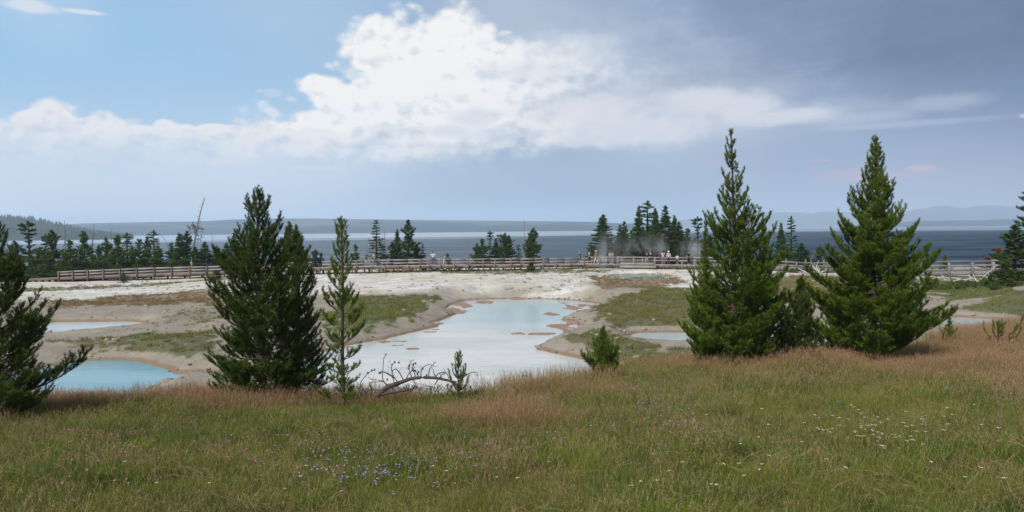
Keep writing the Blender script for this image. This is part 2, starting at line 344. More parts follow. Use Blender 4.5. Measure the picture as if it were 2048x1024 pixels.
def height(x, y, full=False):
    x = np.asarray(x, float); y = np.asarray(y, float); shp = np.broadcast(x, y).shape
    x = np.broadcast_to(x, shp).ravel().copy(); y = np.broadcast_to(y, shp).ravel().copy()
    th = np.arctan2(x, y); thc = np.clip(th, -0.87, 0.87); u = 1024 + F * np.tan(thc); r = np.hypot(x, y); D = r * np.cos(thc)
    D = D * (1 - 0.8 * sst(np.abs(th), 1.2, 2.2))
    Dc = tab(u, CU, CD); dc = (tab(u, CU, CY) - hz(u)) / F * Dc; k = tab(u, CU, CK)
    t = D / Dc
    hill = EYE - 0.20 - np.where(t < 1, 1.62 + (dc - 1.62) * t ** 1.12, dc + (1.12 * (dc - 1.62) / Dc) * (D - Dc) * np.exp(-np.maximum(D - Dc, 0) * 0.6) + k * np.maximum(0, (D - Dc) - 1.2 * (1 - np.exp(-np.maximum(D - Dc, 0) / 1.2))))
    hill += (fbm(x / 3.5, y / 3.5, 3) - 0.5) * 0.22 * sst(D, 3, 9) + (fbm(x / 0.7, y / 0.7, 5, 2) - 0.5) * 0.05
    Db = tab(u, BU, BD); zg = tab(u, GU, GZ)
    a = sst(D, 52, 80)
    base = 5.15 * (1 - a) + zg * a
    rim = 0.2 * np.sin(np.clip((D - 60) / 14, 0, 1) * math.pi) * sst(u, 600, 900) * (1 - sst(u, 1150, 1300))
    base = base + rim + (fbm(x / 6, y / 4, 9) - 0.5) * 0.5 * (1 - sst(D, 74, 84) * 0.75) + (fbm(x / 1.1, y / 1.1, 12, 3) - 0.5) * 0.10
    base = base + 1.0 * sst(u, 1880, 2080) * sst(D, 46, 60) * (1 - sst(D, 62, 74)) 
    sh = sst(D, Db + 7, 207 + 10 * (fbm(x / 40, y / 40, 4) - .5))
    base = base * (1 - sh) - 1.6 * sh
    kk = 0.35; h = np.maximum(hill, base) + kk * 0.5 * np.exp(-np.abs(hill - base) / kk) * 0.5
    veg_hill = sst(hill - base, -0.2, 0.15)
    sdm = np.full(x.shape, 99.0); zwm = np.full(x.shape, 4.5); mats = np.zeros(x.shape)
    near = (D > 20) & (D < 100) & (np.abs(x) < 75)
    if near.any():
        xs, ys = x[near], y[near]; hh = h[near]; wob = (fbm(xs / 1.6, ys / 2.2, 21, 3) - 0.5) * 1.3 + (fbm(xs / .5, ys / .7, 22, 2) - 0.5) * 0.35
        s_all = sdm[near]; z_all = zwm[near]; mm = mats[near]
        for i, P in enumerate(POOLS):
            sd_ = psd(xs, ys, P['w']) + wob * (0.45 if i else 0.55)
            zw = P['z']; bank = zw + 0.03 + 0.5 * np.maximum(sd_, 0) ** 0.85 * (0.55 + 0.6 * fbm(xs / 5, ys / 5, 31, 2))
            bank = np.where(sd_ > 0, bank, zw - 0.5 * np.minimum(-sd_, 1.6) ** 1.0)
            hh = np.where(sd_ < 0, np.minimum(hh, bank), np.minimum(hh, bank) )
            c = sd_ < s_all; s_all = np.where(c, sd_, s_all); z_all = np.where(c, zw, z_all)
            if i == 0:
                m_ = np.full(xs.shape, -9.0)
                for (cx, cy, rx, ry) in MW: m_ = np.maximum(m_, 1 - np.hypot((xs - cx) / rx, (ys - cy) / ry))
                m_ = m_ + (fbm(xs / 0.9, ys / 2.0, 41, 4) - 0.52) * 2.6
                mk = sst(m_, 0.0, 0.25) * (sd_ < 0.1)
                hh = np.where(mk > 0, np.maximum(hh, zw - 0.25 + 0.27 * mk + 0.01 * fbm(xs * 3, ys * 3, 5, 2)), hh); mm = np.maximum(mm, mk)
        h[near] = hh; sdm[near] = s_all; zwm[near] = z_all; mats[near] = mm
    if not full: return h.reshape(shp)
    return h, u, D, veg_hill, sdm, mats
def gz(x, y): return float(height(np.array([x]), np.array([y]))[0])
# vegetation on the basin floor, outlined where it lies
VEG = [([(80,588),(200,590),(330,580),(430,572),(445,606),(300,612),(200,610),(90,618)], .8, .75),
 ([(210,672),(300,663),(400,660),(420,700),(330,705),(230,692)], .3, .9), ([(90,676),(230,672),(240,690),(100,704)], .4, .7),
 ([(350,626),(440,610),(450,650),(360,650)], .4, .6), ([(395,690),(440,690),(440,712),(400,710)], .2, .6),
 ([(660,600),(740,594),(880,593),(868,604),(855,620),(830,633),(790,645),(740,655),(660,668),(640,640)], .25, 1.0),
 ([(1190,592),(1290,584),(1400,576),(1500,580),(1500,650),(1330,656),(1260,650),(1215,642),(1186,626)], .4, 1.0),
 ([(1175,562),(1230,563),(1360,563),(1400,572),(1290,582),(1200,584)], .75, .8),
 ([(1128,672),(1190,658),(1260,684),(1400,704),(1500,712),(1500,760),(1250,760),(1180,712),(1140,690)], .35, 1.0),
 ([(1500,556),(1700,552),(1800,560),(1860,580),(1780,596),(1560,598)], .55, 1.0), ([(1840,560),(2100,552),(2100,584),(1990,596),(1870,598)], .2, 1.0),
 ([(1860,606),(2000,590),(2110,582),(2120,626),(1980,622),(1880,616)], .35, 1.0), ([(700,541),(900,543),(1220,543),(1230,548),(1000,553),(800,550)], .2, .65),
 ([(30,560),(300,556),(420,552),(420,556),(300,561),(40,568)], .4, .7), ([(1000,571),(1180,571),(1190,574),(1010,575)], .3, .25), ([(1480,610),(1700,612),(1700,640),(1500,640)], .5, .3)]
for i in range(len(VEG)):
    pp, red, dens = VEG[i]; VEG[i] = (poly(pp, 5.2 if i < 9 else 5.5), red, dens)
def veg(x, y, u, D):
    g = np.zeros(x.shape); red = np.zeros(x.shape)
    wob = (fbm(x / 2.2, y / 4.5, 51, 4) - 0.5) * 4.2 + (fbm(x / .6, y / 1.1, 52, 3) - 0.5) * 2.6
    for W, r, dn in VEG:
        s_ = psd(x, y, W) + wob; q = sst(-s_, -0.5, 0.9) * dn; red = np.where(q > g, r, red); g = np.maximum(g, q)
    return g, red
# reddish seed heads on the meadow: (px, py, rx, ry, amount) on the ground as seen
REDS = [(150,806,200,20,.95),(480,802,230,24,1.15),(760,806,130,18,.7),(1010,848,170,22,1.05),(1080,860,120,18,.35),(1450,735,160,20,.75),(1700,735,130,22,.6),(1880,735,150,44,.8),
        (1990,690,170,38,.85),(2060,760,110,60,.75),(1150,792,200,20,.5),(1500,860,90,50,.3),(1650,930,220,60,.35),(1320,900,200,60,.25),(250,980,160,60,.28),(500,930,120,50,.25),(1000,980,180,60,.3),(2000,960,150,60,.25),(60,880,120,40,.3)]
def redness(x, y, z):
    X, Y = proj(np.stack([x, y, z], -1)); f = np.zeros(x.shape)
    n = fbm(x / 1.7, y / 1.7, 61, 3) - 0.5
    for (px, py, rx, ry, a) in REDS: f = np.maximum(f, a * np.exp(-((X - px) / rx) ** 2 - ((Y - py) / ry) ** 2))
    return np.clip(f + n * 0.55 + 0.05, 0, 1)

# ground sheet: rings round the viewer, finest where the pools lie
def rings():
    th = np.concatenate([np.arange(-180, -44, 3.0), np.arange(-44, 44, 0.115), np.arange(44, 180, 3.0)]) * math.pi / 180
    r = [0.3]
    while r[-1] < 340: r.append(r[-1] * (1.022 if r[-1] < 24 else 1.0058 if r[-1] < 96 else 1.03))
    return th, np.array(r)
th, rr = rings(); R_, T_ = np.meshgrid(rr, th, indexing='ij')
X = (R_ * np.sin(T_)).ravel(); Y = (R_ * np.cos(T_)).ravel()
h, u, D, vh, sdm, mats = height(X, Y, True)
vg, vr = np.zeros(X.shape), np.zeros(X.shape)
sel = (D > 20) & (D < 110) & (np.abs(T_.ravel()) < 0.78)
vg[sel], vr[sel] = veg(X[sel], Y[sel], u[sel], D[sel])
vh = np.where(D < 14, 1.0, vh)
rd = np.where(vh > 0.3, redness(X, Y, h), vr)
vg = np.maximum(vg, vh) * sst(sdm, 0.15, 1.1)
vg = np.maximum(vg, sst(D, tab(u, BU, BD) + 4, tab(u, BU, BD) + 12) * sst(fbm(X / 4, Y / 4, 77), .3, .5) * (1 - sst(D, 190, 203)))
white = sst(D + (fbm(X / 5, Y / 6, 71) - .5) * 14, 62, 70) * (1 - sst(u, 1500, 1700) * 0.5)
b = Buf(); nr, na = len(rr), len(th)
i = np.arange(nr - 1)[:, None] * na; j = np.arange(na)[None]; k = (j + 1) % na
c0 = Buf(); b.add(np.stack([X, Y, h], -1), quads=np.stack([i + j, i + na + j, i + na + k, i + k], -1).reshape(-1, 4))
b.add([[0, 0, h[:na].mean()]], tris=None)
b.t.append(np.stack([np.full(na, b.n - 1), np.arange(na), (np.arange(na) + 1) % na], -1))
m, nt, bs = mat('ground'); P_ = pos(nt)
zc = nt.nodes.new('ShaderNodeAttribute'); zc.attribute_name = 'zone'; zr, zg_, zb = sep(nt, zc.outputs['Color']); wet = V(nt, zc.outputs['Alpha'])
n1 = noise(nt, P_, 0.55, 5, 0.65); n2 = noise(nt, P_, 4.5, 4, 0.65); n3 = noise(nt, vmath(nt, 'MULTIPLY', P_, (0.35, 0.7, 1)), 1.0, 6, 0.7)
n4 = noise(nt, P_, 22.0, 3, 0.7)
tan = mixc(nt, n1, (0.175, 0.15, 0.115), (0.34, 0.30, 0.235)); tan = mixc(nt, (n2 - 0.35) * 1.0, tan, (0.40, 0.365, 0.305))
whi = mixc(nt, n3.smooth(0.3, 0.7), (0.42, 0.385, 0.32), (0.66, 0.66, 0.65)); whi = mixc(nt, n2.smooth(0.58, 0.75) * 0.5, whi, (0.36, 0.33, 0.27))
yel = noise(nt, P_, 0.16, 4, 0.6).smooth(0.48, 0.66); whi = mixc(nt, yel * 0.6, whi, (0.50, 0.47, 0.27))
soil = mixc(nt, zg_ + (n1 - 0.5) * 0.3, tan, whi)
dark = (n4 * 0.6 + n2 * 0.4).smooth(0.62, 0.72); soil = mixc(nt, dark * 0.6, soil, (0.13, 0.11, 0.085))
grn = mixc(nt, n2, (0.05, 0.065, 0.022), (0.115, 0.12, 0.05)); rdc = mixc(nt, n2, (0.13, 0.075, 0.05), (0.22, 0.14, 0.09))
gv = mixc(nt, zb.smooth(0.3, 0.8), grn, rdc)
vm = (zr + (n2 - 0.5) * 0.7 + (n1 - 0.5) * 0.4).smooth(0.3, 0.62)
vm = (zr + (n2 - 0.5) * 1.0 + (n1 - 0.5) * 0.6 + (n4 - 0.5) * 0.5).smooth(0.42, 0.85) * 0.85
vo = nt.nodes.new('ShaderNodeTexVoronoi'); vo.feature = 'DISTANCE_TO_EDGE'; vo.inputs['Scale'].default_value = 0.7; nt.links.new(vmath(nt, 'ADD', vmath(nt, 'MULTIPLY', P_, (0.8, 0.5, 1)), vscale(nt, noise(nt, P_, 1.2, 3, out=1), 1.2)), vo.inputs['Vector'])
crk = (V(nt, vo.outputs['Distance']) * -1.0).smooth(-0.05, 0.0); soil = mixc(nt, crk * 0.35, soil, (0.17, 0.145, 0.115))
sp = noise(nt, P_, 9.0, 2, 0.8).smooth(0.62, 0.70); soil = mixc(nt, sp * 0.5, soil, (0.20, 0.17, 0.14))
col = mixc(nt, vm, soil, gv)
matc = mixc(nt, n2, (0.20, 0.12, 0.08), (0.38, 0.27, 0.20))
iswet = (wet + (n2 - 0.5) * 0.25)
col = mixc(nt, (iswet.smooth(0.26, 0.55)) * ((wet * -1.0).smooth(-0.86, -0.84)) * 0.75, col, (0.20, 0.135, 0.075))
col = mixc(nt, wet.smooth(0.86, 0.92), col, matc)
setc(nt, bs, col, 0.9, 0.15); bump(nt, bs, n2 * 0.5 + n4 * 0.3 + n1 * 1.5, 1.0, 0.10)
ground = b.build('ground', m, smooth=True); tag(ground, kind='structure')
za = ground.data.attributes.new('zone', 'FLOAT_COLOR', 'POINT')
wetv = np.where(mats > 0.2, 1.0, np.where(sdm < 90, 0.6 * (1 - sst(sdm, 0.0, 0.55)), 0)) 
cc = np.stack([vg, white, rd, wetv], -1); cc = np.concatenate([cc, [[1, 0, 0, 0]]])
za.data.foreach_set('color', cc.astype(np.float32).ravel())

# ------------------------------------------------------------------ water
def water_mat(name, deep, pale, rough=0.2, spots=0.3, seed=0.0, vent=None):
    m, nt, bs = mat(name); P_ = vmath(nt, 'ADD', pos(nt), (seed, seed * 2, 0))
    n = noise(nt, vmath(nt, 'MULTIPLY', P_, (0.10, 0.22, 1)), 1.0, 4, 0.6); s2 = noise(nt, vmath(nt, 'MULTIPLY', P_, (0.5, 2.6, 1)), 1.0, 4, 0.6)
    col = mixc(nt, n.smooth(0.35, 0.65), deep, pale); col = mixc(nt, s2.smooth(0.6, 0.72) * spots, col, tuple(q * 0.6 for q in deep))
    if vent:      # the water is deeper and bluer over the vent
        dv = V(nt, vmath(nt, 'LENGTH', vmath(nt, 'MULTIPLY', vmath(nt, 'SUBTRACT', pos(nt), vent), (1 / 9.0, 1 / 13.0, 0)))); col = mixc(nt, ((dv * -1.0) + (n - 0.5) * 0.5).smooth(-1.1, -0.25) * 0.75, col, (0.22, 0.37, 0.42))
        q_ = noise(nt, vmath(nt, 'MULTIPLY', P_, (0.35, 1.2, 1)), 1.0, 4, 0.7).smooth(0.60, 0.70); col = mixc(nt, q_ * 0.4, col, (0.26, 0.42, 0.42))
    setc(nt, bs, col, rough, 0.5); bs.inputs['IOR'].default_value = 1.33
    w = noise(nt, vmath(nt, 'MULTIPLY', P_, (3, 5, 1)), 1.0, 3, 0.6); bump(nt, bs, w, 0.12, 0.02)
    return m
PW = {'main': ((0.37, 0.425, 0.42), (0.54, 0.53, 0.51)), 'near left': ((0.12, 0.28, 0.33), (0.22, 0.38, 0.42)), 'upper left': ((0.33, 0.42, 0.44), (0.46, 0.50, 0.5)),
      'right': ((0.36, 0.43, 0.45), (0.45, 0.5, 0.5)), 'far right': ((0.30, 0.34, 0.37), (0.38, 0.41, 0.43)), 'steaming': ((0.03, 0.13, 0.13), (0.06, 0.18, 0.175))}
for n_, P in enumerate(POOLS):
    W = P['w']; c = W.mean(0); me = bpy.data.meshes.new('hot_spring_water'); bm = bmesh.new()
    # outline pushed a little outwards: the ground cuts the shore
    nn = len(W); off = []
    for i_ in range(nn):
        t_ = W[(i_ + 1) % nn] - W[i_ - 1]; t_ /= np.linalg.norm(t_); off.append((t_[1], -t_[0]))
    off = np.array(off); area = sum(W[i_ - 1][0] * W[i_][1] - W[i_][0] * W[i_ - 1][1] for i_ in range(nn)); off *= 1 if area > 0 else -1
    vs = [bm.verts.new((W[i_][0] + off[i_][0] * 0.7, W[i_][1] + off[i_][1] * 0.7, P['z'])) for i_ in range(nn)]
    f_ = bm.faces.new(vs); bmesh.ops.triangulate(bm, faces=[f_]); bmesh.ops.recalc_face_normals(bm, faces=bm.faces)
    if sum(f.normal.z for f in bm.faces) < 0: bmesh.ops.reverse_faces(bm, faces=bm.faces)
    bm.to_mesh(me); bm.free(); o = link(bpy.data.objects.new('water', me)); me.materials.append(water_mat('pool_water', *PW[P['name']], seed=n_ * 7.3, vent=tuple(gp(1060, 622, 4.5)) if P['name'] == 'main' else None))
    tag(o, kind='structure')
b = Buf(); th2 = np.linspace(0, 2 * math.pi, 97)[:-1]; r2 = np.array([1, 150, 400, 900, 2000, 4000, 7000]); RR, TT = np.meshgrid(r2, th2, indexing='ij')
i = np.arange(len(r2) - 1)[:, None] * 96; j = np.arange(96)[None]; k = (j + 1) % 96
b.add(np.stack([RR * np.sin(TT), RR * np.cos(TT), 0 * RR], -1), quads=np.stack([i + j, i + 96 + j, i + 96 + k, i + k], -1)[1:].reshape(-1, 4))
m, nt, bs = mat('lake'); P_ = pos(nt); gx, gy, _z = sep(nt, P_)
lr = V(nt, vmath(nt, 'LENGTH', P_))
n1 = noise(nt, vmath(nt, 'MULTIPLY', P_, (0.0006, 0.0045, 0)), 1.0, 4, 0.6); n2 = noise(nt, vmath(nt, 'MULTIPLY', P_, (0.004, 0.03, 0)), 1.0, 4, 0.65)
azl = gx._m('ARCTAN2', gy)
edge = azl.smooth(-0.1, 0.45) * 420 + 860
calm = ((lr - edge) / 300 + (n1 - 0.5) * 3.0 + (n2 - 0.5) * 0.6).smooth(-0.3, 0.7)
near_shore = (lr * -1.0).smooth(-235, -212) * (gx.smooth(60, 90))
wv = noise(nt, vmath(nt, 'MULTIPLY', P_, (0.10, 0.5, 0)), 1.0, 5, 0.7)
w3 = noise(nt, vmath(nt, 'MULTIPLY', P_, (0.010, 0.045, 0)), 1.0, 4, 0.75)
ruf = mixc(nt, (w3 * 0.9 + n2 * 0.3).smooth(0.48, 0.72), (0.010, 0.028, 0.050), (0.035, 0.065, 0.092))
col = mixc(nt, calm.max(near_shore), ruf, (0.10, 0.125, 0.135))
setc(nt, bs, col, 0.35, 0.0)
gl = nt.nodes.new('ShaderNodeBsdfGlossy'); gl.inputs['Roughness'].default_value = 0.22; gl.inputs['Color'].default_value = (1, 1, 1, 1)
bp = nt.nodes.new('ShaderNodeBump'); bp.inputs['Strength'].default_value = 0.6; bp.inputs['Distance'].default_value = 0.3; nt.links.new(wv.s, bp.inputs['Height']); nt.links.new(bp.outputs[0], gl.inputs['Normal'])
mx = nt.nodes.new('ShaderNodeMixShader'); nt.links.new((calm.max(near_shore) * 0.5 + (azl * -0.29 + 0.185) + (n2 - 0.5) * 0.10 + (w3 - 0.5) * 0.34).clamp().s, mx.inputs[0]); nt.links.new(bs.outputs[0], mx.inputs[1]); nt.links.new(gl.outputs[0], mx.inputs[2])
nt.links.new(mx.outputs[0], nt.nodes['Material Output'].inputs['Surface'])
tag(b.build('lake', m), kind='structure')

# ------------------------------------------------------------------ far shores
def ridge(name, sky_, base_y, D0, D1, m, wob=0.0, seed=0, step=6.0, rows=14, p=0.75):
    xs = np.arange(sky_[0][0], sky_[-1][0] + step, step); b = Buf(); V_ = []
    for x_ in xs:
        yy = float(np.interp(x_, [q[0] for q in sky_], [q[1] for q in sky_]))
        top = pt(x_, yy, D1); zt = max(top[2], 1.0); row = []
        for t in list(np.linspace(0, 1, rows)) + [1.25, 1.6]:
            D_ = D0 + (D1 - D0) * t; q = pt(x_, 460, D_)
            z = zt * (t ** p if t <= 1 else 1 - (t - 1) * 1.7) 
            z += wob * zt * (float(fbm(np.array([q[0] / (D1 * .05)]), np.array([q[1] / (D1 * .05)]), seed)[0]) - 0.5) * math.sin(min(t, 1) * math.pi) - (2.0 if t == 0 else 0)
            row.append((q[0], q[1], max(z, -2) if t <= 1 else z))
        V_ += row
    n = rows + 2; i = np.arange(len(xs) - 1)[:, None] * n; j = np.arange(n - 1)[None]
    b.add(V_, quads=np.stack([i + j, i + n + j, i + n + j + 1, i + j + 1], -1).reshape(-1, 4))
    return tag(b.build(name, m, smooth=True), kind='structure'), np.array(V_).reshape(len(xs), n, 3)
def land(name, a, c, sc, pale=None):
    m, nt, bs = mat(name); P_ = pos(nt); n = noise(nt, vmath(nt, 'MULTIPLY', P_, (1, 0.6, 3.0)), sc, 6, 0.65); n0 = noise(nt, vmath(nt, 'MULTIPLY', P_, (1, 1, 8)), sc * 0.18, 4, 0.55)
    col = mixc(nt, n, a, c)
    if pale: col = mixc(nt, n0.smooth(0.45, 0.62) * (sep(nt, P_)[2].smooth(12, 30)), col, pale)
    setc(nt, bs, col, 0.95, 0.05); return m
hill, HV = ridge('hills', [(-700, 400), (-300, 415), (-60, 429), (0, 434), (60, 439), (110, 449), (160, 461), (200, 468), (235, 473.5), (262, 477.3)], 0, 1130, 1420, land('wooded_hill', (0.012, 0.024, 0.012), (0.03, 0.05, 0.022), 0.05), 0.2, 3)
far1, _ = ridge('hills', [(60, 458), (110, 450), (180, 446.5), (300, 444), (400, 443), (440, 440.5), (480, 438.5), (560, 437), (640, 437), (720, 438.2), (800, 439.5), (900, 440.5), (1000, 441.3), (1100, 442.4), (1190, 444), (1215, 445.2), (1240, 446.8), (1300, 448.5), (1352, 452)], 0, 2350, 3000, land('far_plateau', (0.010, 0.03, 0.045), (0.03, 0.055, 0.065), 0.012, (0.12, 0.12, 0.12)), 0.25, 5)  # bluish base colours put part of the distance haze into the land
far2, _ = ridge('hills', [(1785, 446), (1830, 441.5), (1870, 441.5), (1890, 440.5), (1920, 441), (1960, 440.5), (2000, 438.5), (2048, 437.5), (2400, 434)], 0, 3000, 3500, land('far_wooded_shore', (0.008, 0.014, 0.016), (0.02, 0.03, 0.03), 0.02), 0.2, 7)
mnt, _ = ridge('mountains', [(1180, 448), (1260, 446), (1330, 443), (1372, 439), (1400, 437), (1440, 438), (1490, 430), (1530, 424), (1565, 424.5), (1600, 425), (1625, 427), (1645, 422.5), (1690, 424), (1760, 428), (1800, 425), (1830, 420), (1850, 416), (1872, 412), (1895, 411), (1912, 414.5), (1930, 417), (1945, 413), (1965, 411), (1985, 411.5), (2005, 411), (2030, 415), (2060, 413), (2300, 420)], 0, 5200, 6300, land('mountain', (0.03, 0.04, 0.045), (0.07, 0.08, 0.08), 0.004), 0.1, 11, rows=8)
# forest on the left hill: small conifers too many to count
b = Buf(); rs = np.random.RandomState(5)
def cone_tree(b, p, H, R, rs):
    n = 5; a0 = rs.rand() * 6; V_ = [[p[0], p[1], p[2] + H]]; T = []
    for L in range(3):
        zz = p[2] + H * (0.62 - 0.3 * L); r_ = R * (0.45 + 0.3 * L)
        for i in range(n):
            a = a0 + i / n * 6.283 + L; q = r_ * (0.7 + 0.6 * rs.rand()); V_.append([p[0] + q * math.cos(a), p[1] + q * math.sin(a), zz - 0.06 * H * rs.rand()])
        top = 0 if L == 0 else len(V_)
        if L: V_.append([p[0], p[1], zz + H * 0.42])
        s0 = 1 + L * n + max(0, L - 1)
        for i in range(n): T.append([top if L else 0, s0 + i, s0 + (i + 1) % n])
    b.add(V_, tris=T, attr=rs.rand())
nx, nr_ = HV.shape[:2]
for _ in range(5200):
    i_ = rs.rand() * (nx - 1.01); j_ = rs.rand() ** 0.9 * 13; ii, jj = int(i_), int(j_); fi, fj = i_ - ii, j_ - jj
    p = (HV[ii, jj] * (1 - fi) + HV[ii + 1, jj] * fi) * (1 - fj) + (HV[ii, jj + 1] * (1 - fi) + HV[ii + 1, jj + 1] * fi) * fj
    if p[2] < 0.6: continue
    cone_tree(b, p, 5 + 6 * rs.rand() ** 1.5, 1.6 + rs.rand(), rs)
fm = plain('far_forest', (0.032, 0.052, 0.025), 0.9, 0.3, 0.05)
tag(b.build('forest', fm), kind='stuff')

# ------------------------------------------------------------------ conifers
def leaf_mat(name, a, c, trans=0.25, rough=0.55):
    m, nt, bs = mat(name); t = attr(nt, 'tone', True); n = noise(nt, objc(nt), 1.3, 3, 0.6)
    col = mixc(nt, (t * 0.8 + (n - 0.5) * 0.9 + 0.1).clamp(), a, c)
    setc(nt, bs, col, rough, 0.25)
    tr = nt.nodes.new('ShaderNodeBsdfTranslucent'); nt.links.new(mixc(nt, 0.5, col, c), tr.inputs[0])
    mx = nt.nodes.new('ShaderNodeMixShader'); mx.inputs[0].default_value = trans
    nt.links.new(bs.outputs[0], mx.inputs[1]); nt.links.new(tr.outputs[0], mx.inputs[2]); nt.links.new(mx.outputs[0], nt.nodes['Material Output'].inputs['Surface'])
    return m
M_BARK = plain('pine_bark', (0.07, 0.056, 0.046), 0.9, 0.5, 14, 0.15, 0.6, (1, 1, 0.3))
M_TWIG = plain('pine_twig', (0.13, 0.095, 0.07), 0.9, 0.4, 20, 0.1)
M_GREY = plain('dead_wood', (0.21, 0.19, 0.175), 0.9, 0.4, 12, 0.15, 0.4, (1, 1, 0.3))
M_N = {'lit': leaf_mat('pine_needles_lit', (0.055, 0.105, 0.007), (0.185, 0.26, 0.022), 0.32),  # lit to dark sets: sunlit and shaded trees put into the needle colour
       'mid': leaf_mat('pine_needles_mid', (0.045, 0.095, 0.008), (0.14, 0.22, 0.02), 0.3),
       'dark': leaf_mat('pine_needles_shaded', (0.034, 0.066, 0.009), (0.10, 0.15, 0.018), 0.28),
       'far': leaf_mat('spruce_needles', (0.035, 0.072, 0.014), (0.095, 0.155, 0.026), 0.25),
       'farlit': leaf_mat('far_needles_lit', (0.06, 0.115, 0.014), (0.155, 0.23, 0.028), 0.28),  # lit copy of the distant needles, brightness put into the colour
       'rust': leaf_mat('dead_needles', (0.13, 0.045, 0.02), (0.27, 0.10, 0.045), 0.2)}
def nrm(v): return v / max(np.linalg.norm(v), 1e-9)
def needles(buf, segs, rs, dens, ln, wd, ang=(0.55, 1.15)):
    if not segs: return
    A = np.array([s[0] for s in segs]); B = np.array([s[1] for s in segs]); tone = np.array([s[2] for s in segs])
    L = np.linalg.norm(B - A, axis=1); N = np.maximum(1, (L * dens * np.array([s[3] if len(s) > 3 else 1.0 for s in segs])).astype(int)); idx = np.repeat(np.arange(len(segs)), N)
    t = rs.rand(len(idx)); ax = (B - A)[idx] / L[idx, None]
    rv = rs.normal(size=(len(idx), 3)); pr = rv - (rv * ax).sum(1, keepdims=True) * ax; pr /= np.linalg.norm(pr, axis=1, keepdims=True)
    a = rs.uniform(ang[0], ang[1], len(idx)); d = ax * np.cos(a)[:, None] + pr * np.sin(a)[:, None]; d[:, 2] += 0.12
    o = A[idx] + (B - A)[idx] * t[:, None]; l = ln * rs.uniform(0.75, 1.2, len(idx))
    s2 = np.cross(d, rs.normal(size=(len(idx), 3))); s2 /= np.linalg.norm(s2, axis=1, keepdims=True); s2 *= wd / 2
    V_ = np.stack([o - s2, o + s2, o + d * l[:, None]], 1).reshape(-1, 3)
    buf.add(V_, tris=np.arange(len(V_)).reshape(-1, 3), attr=np.repeat(np.clip(tone[idx] + rs.normal(size=len(idx)) * 0.12, 0, 1), 3))
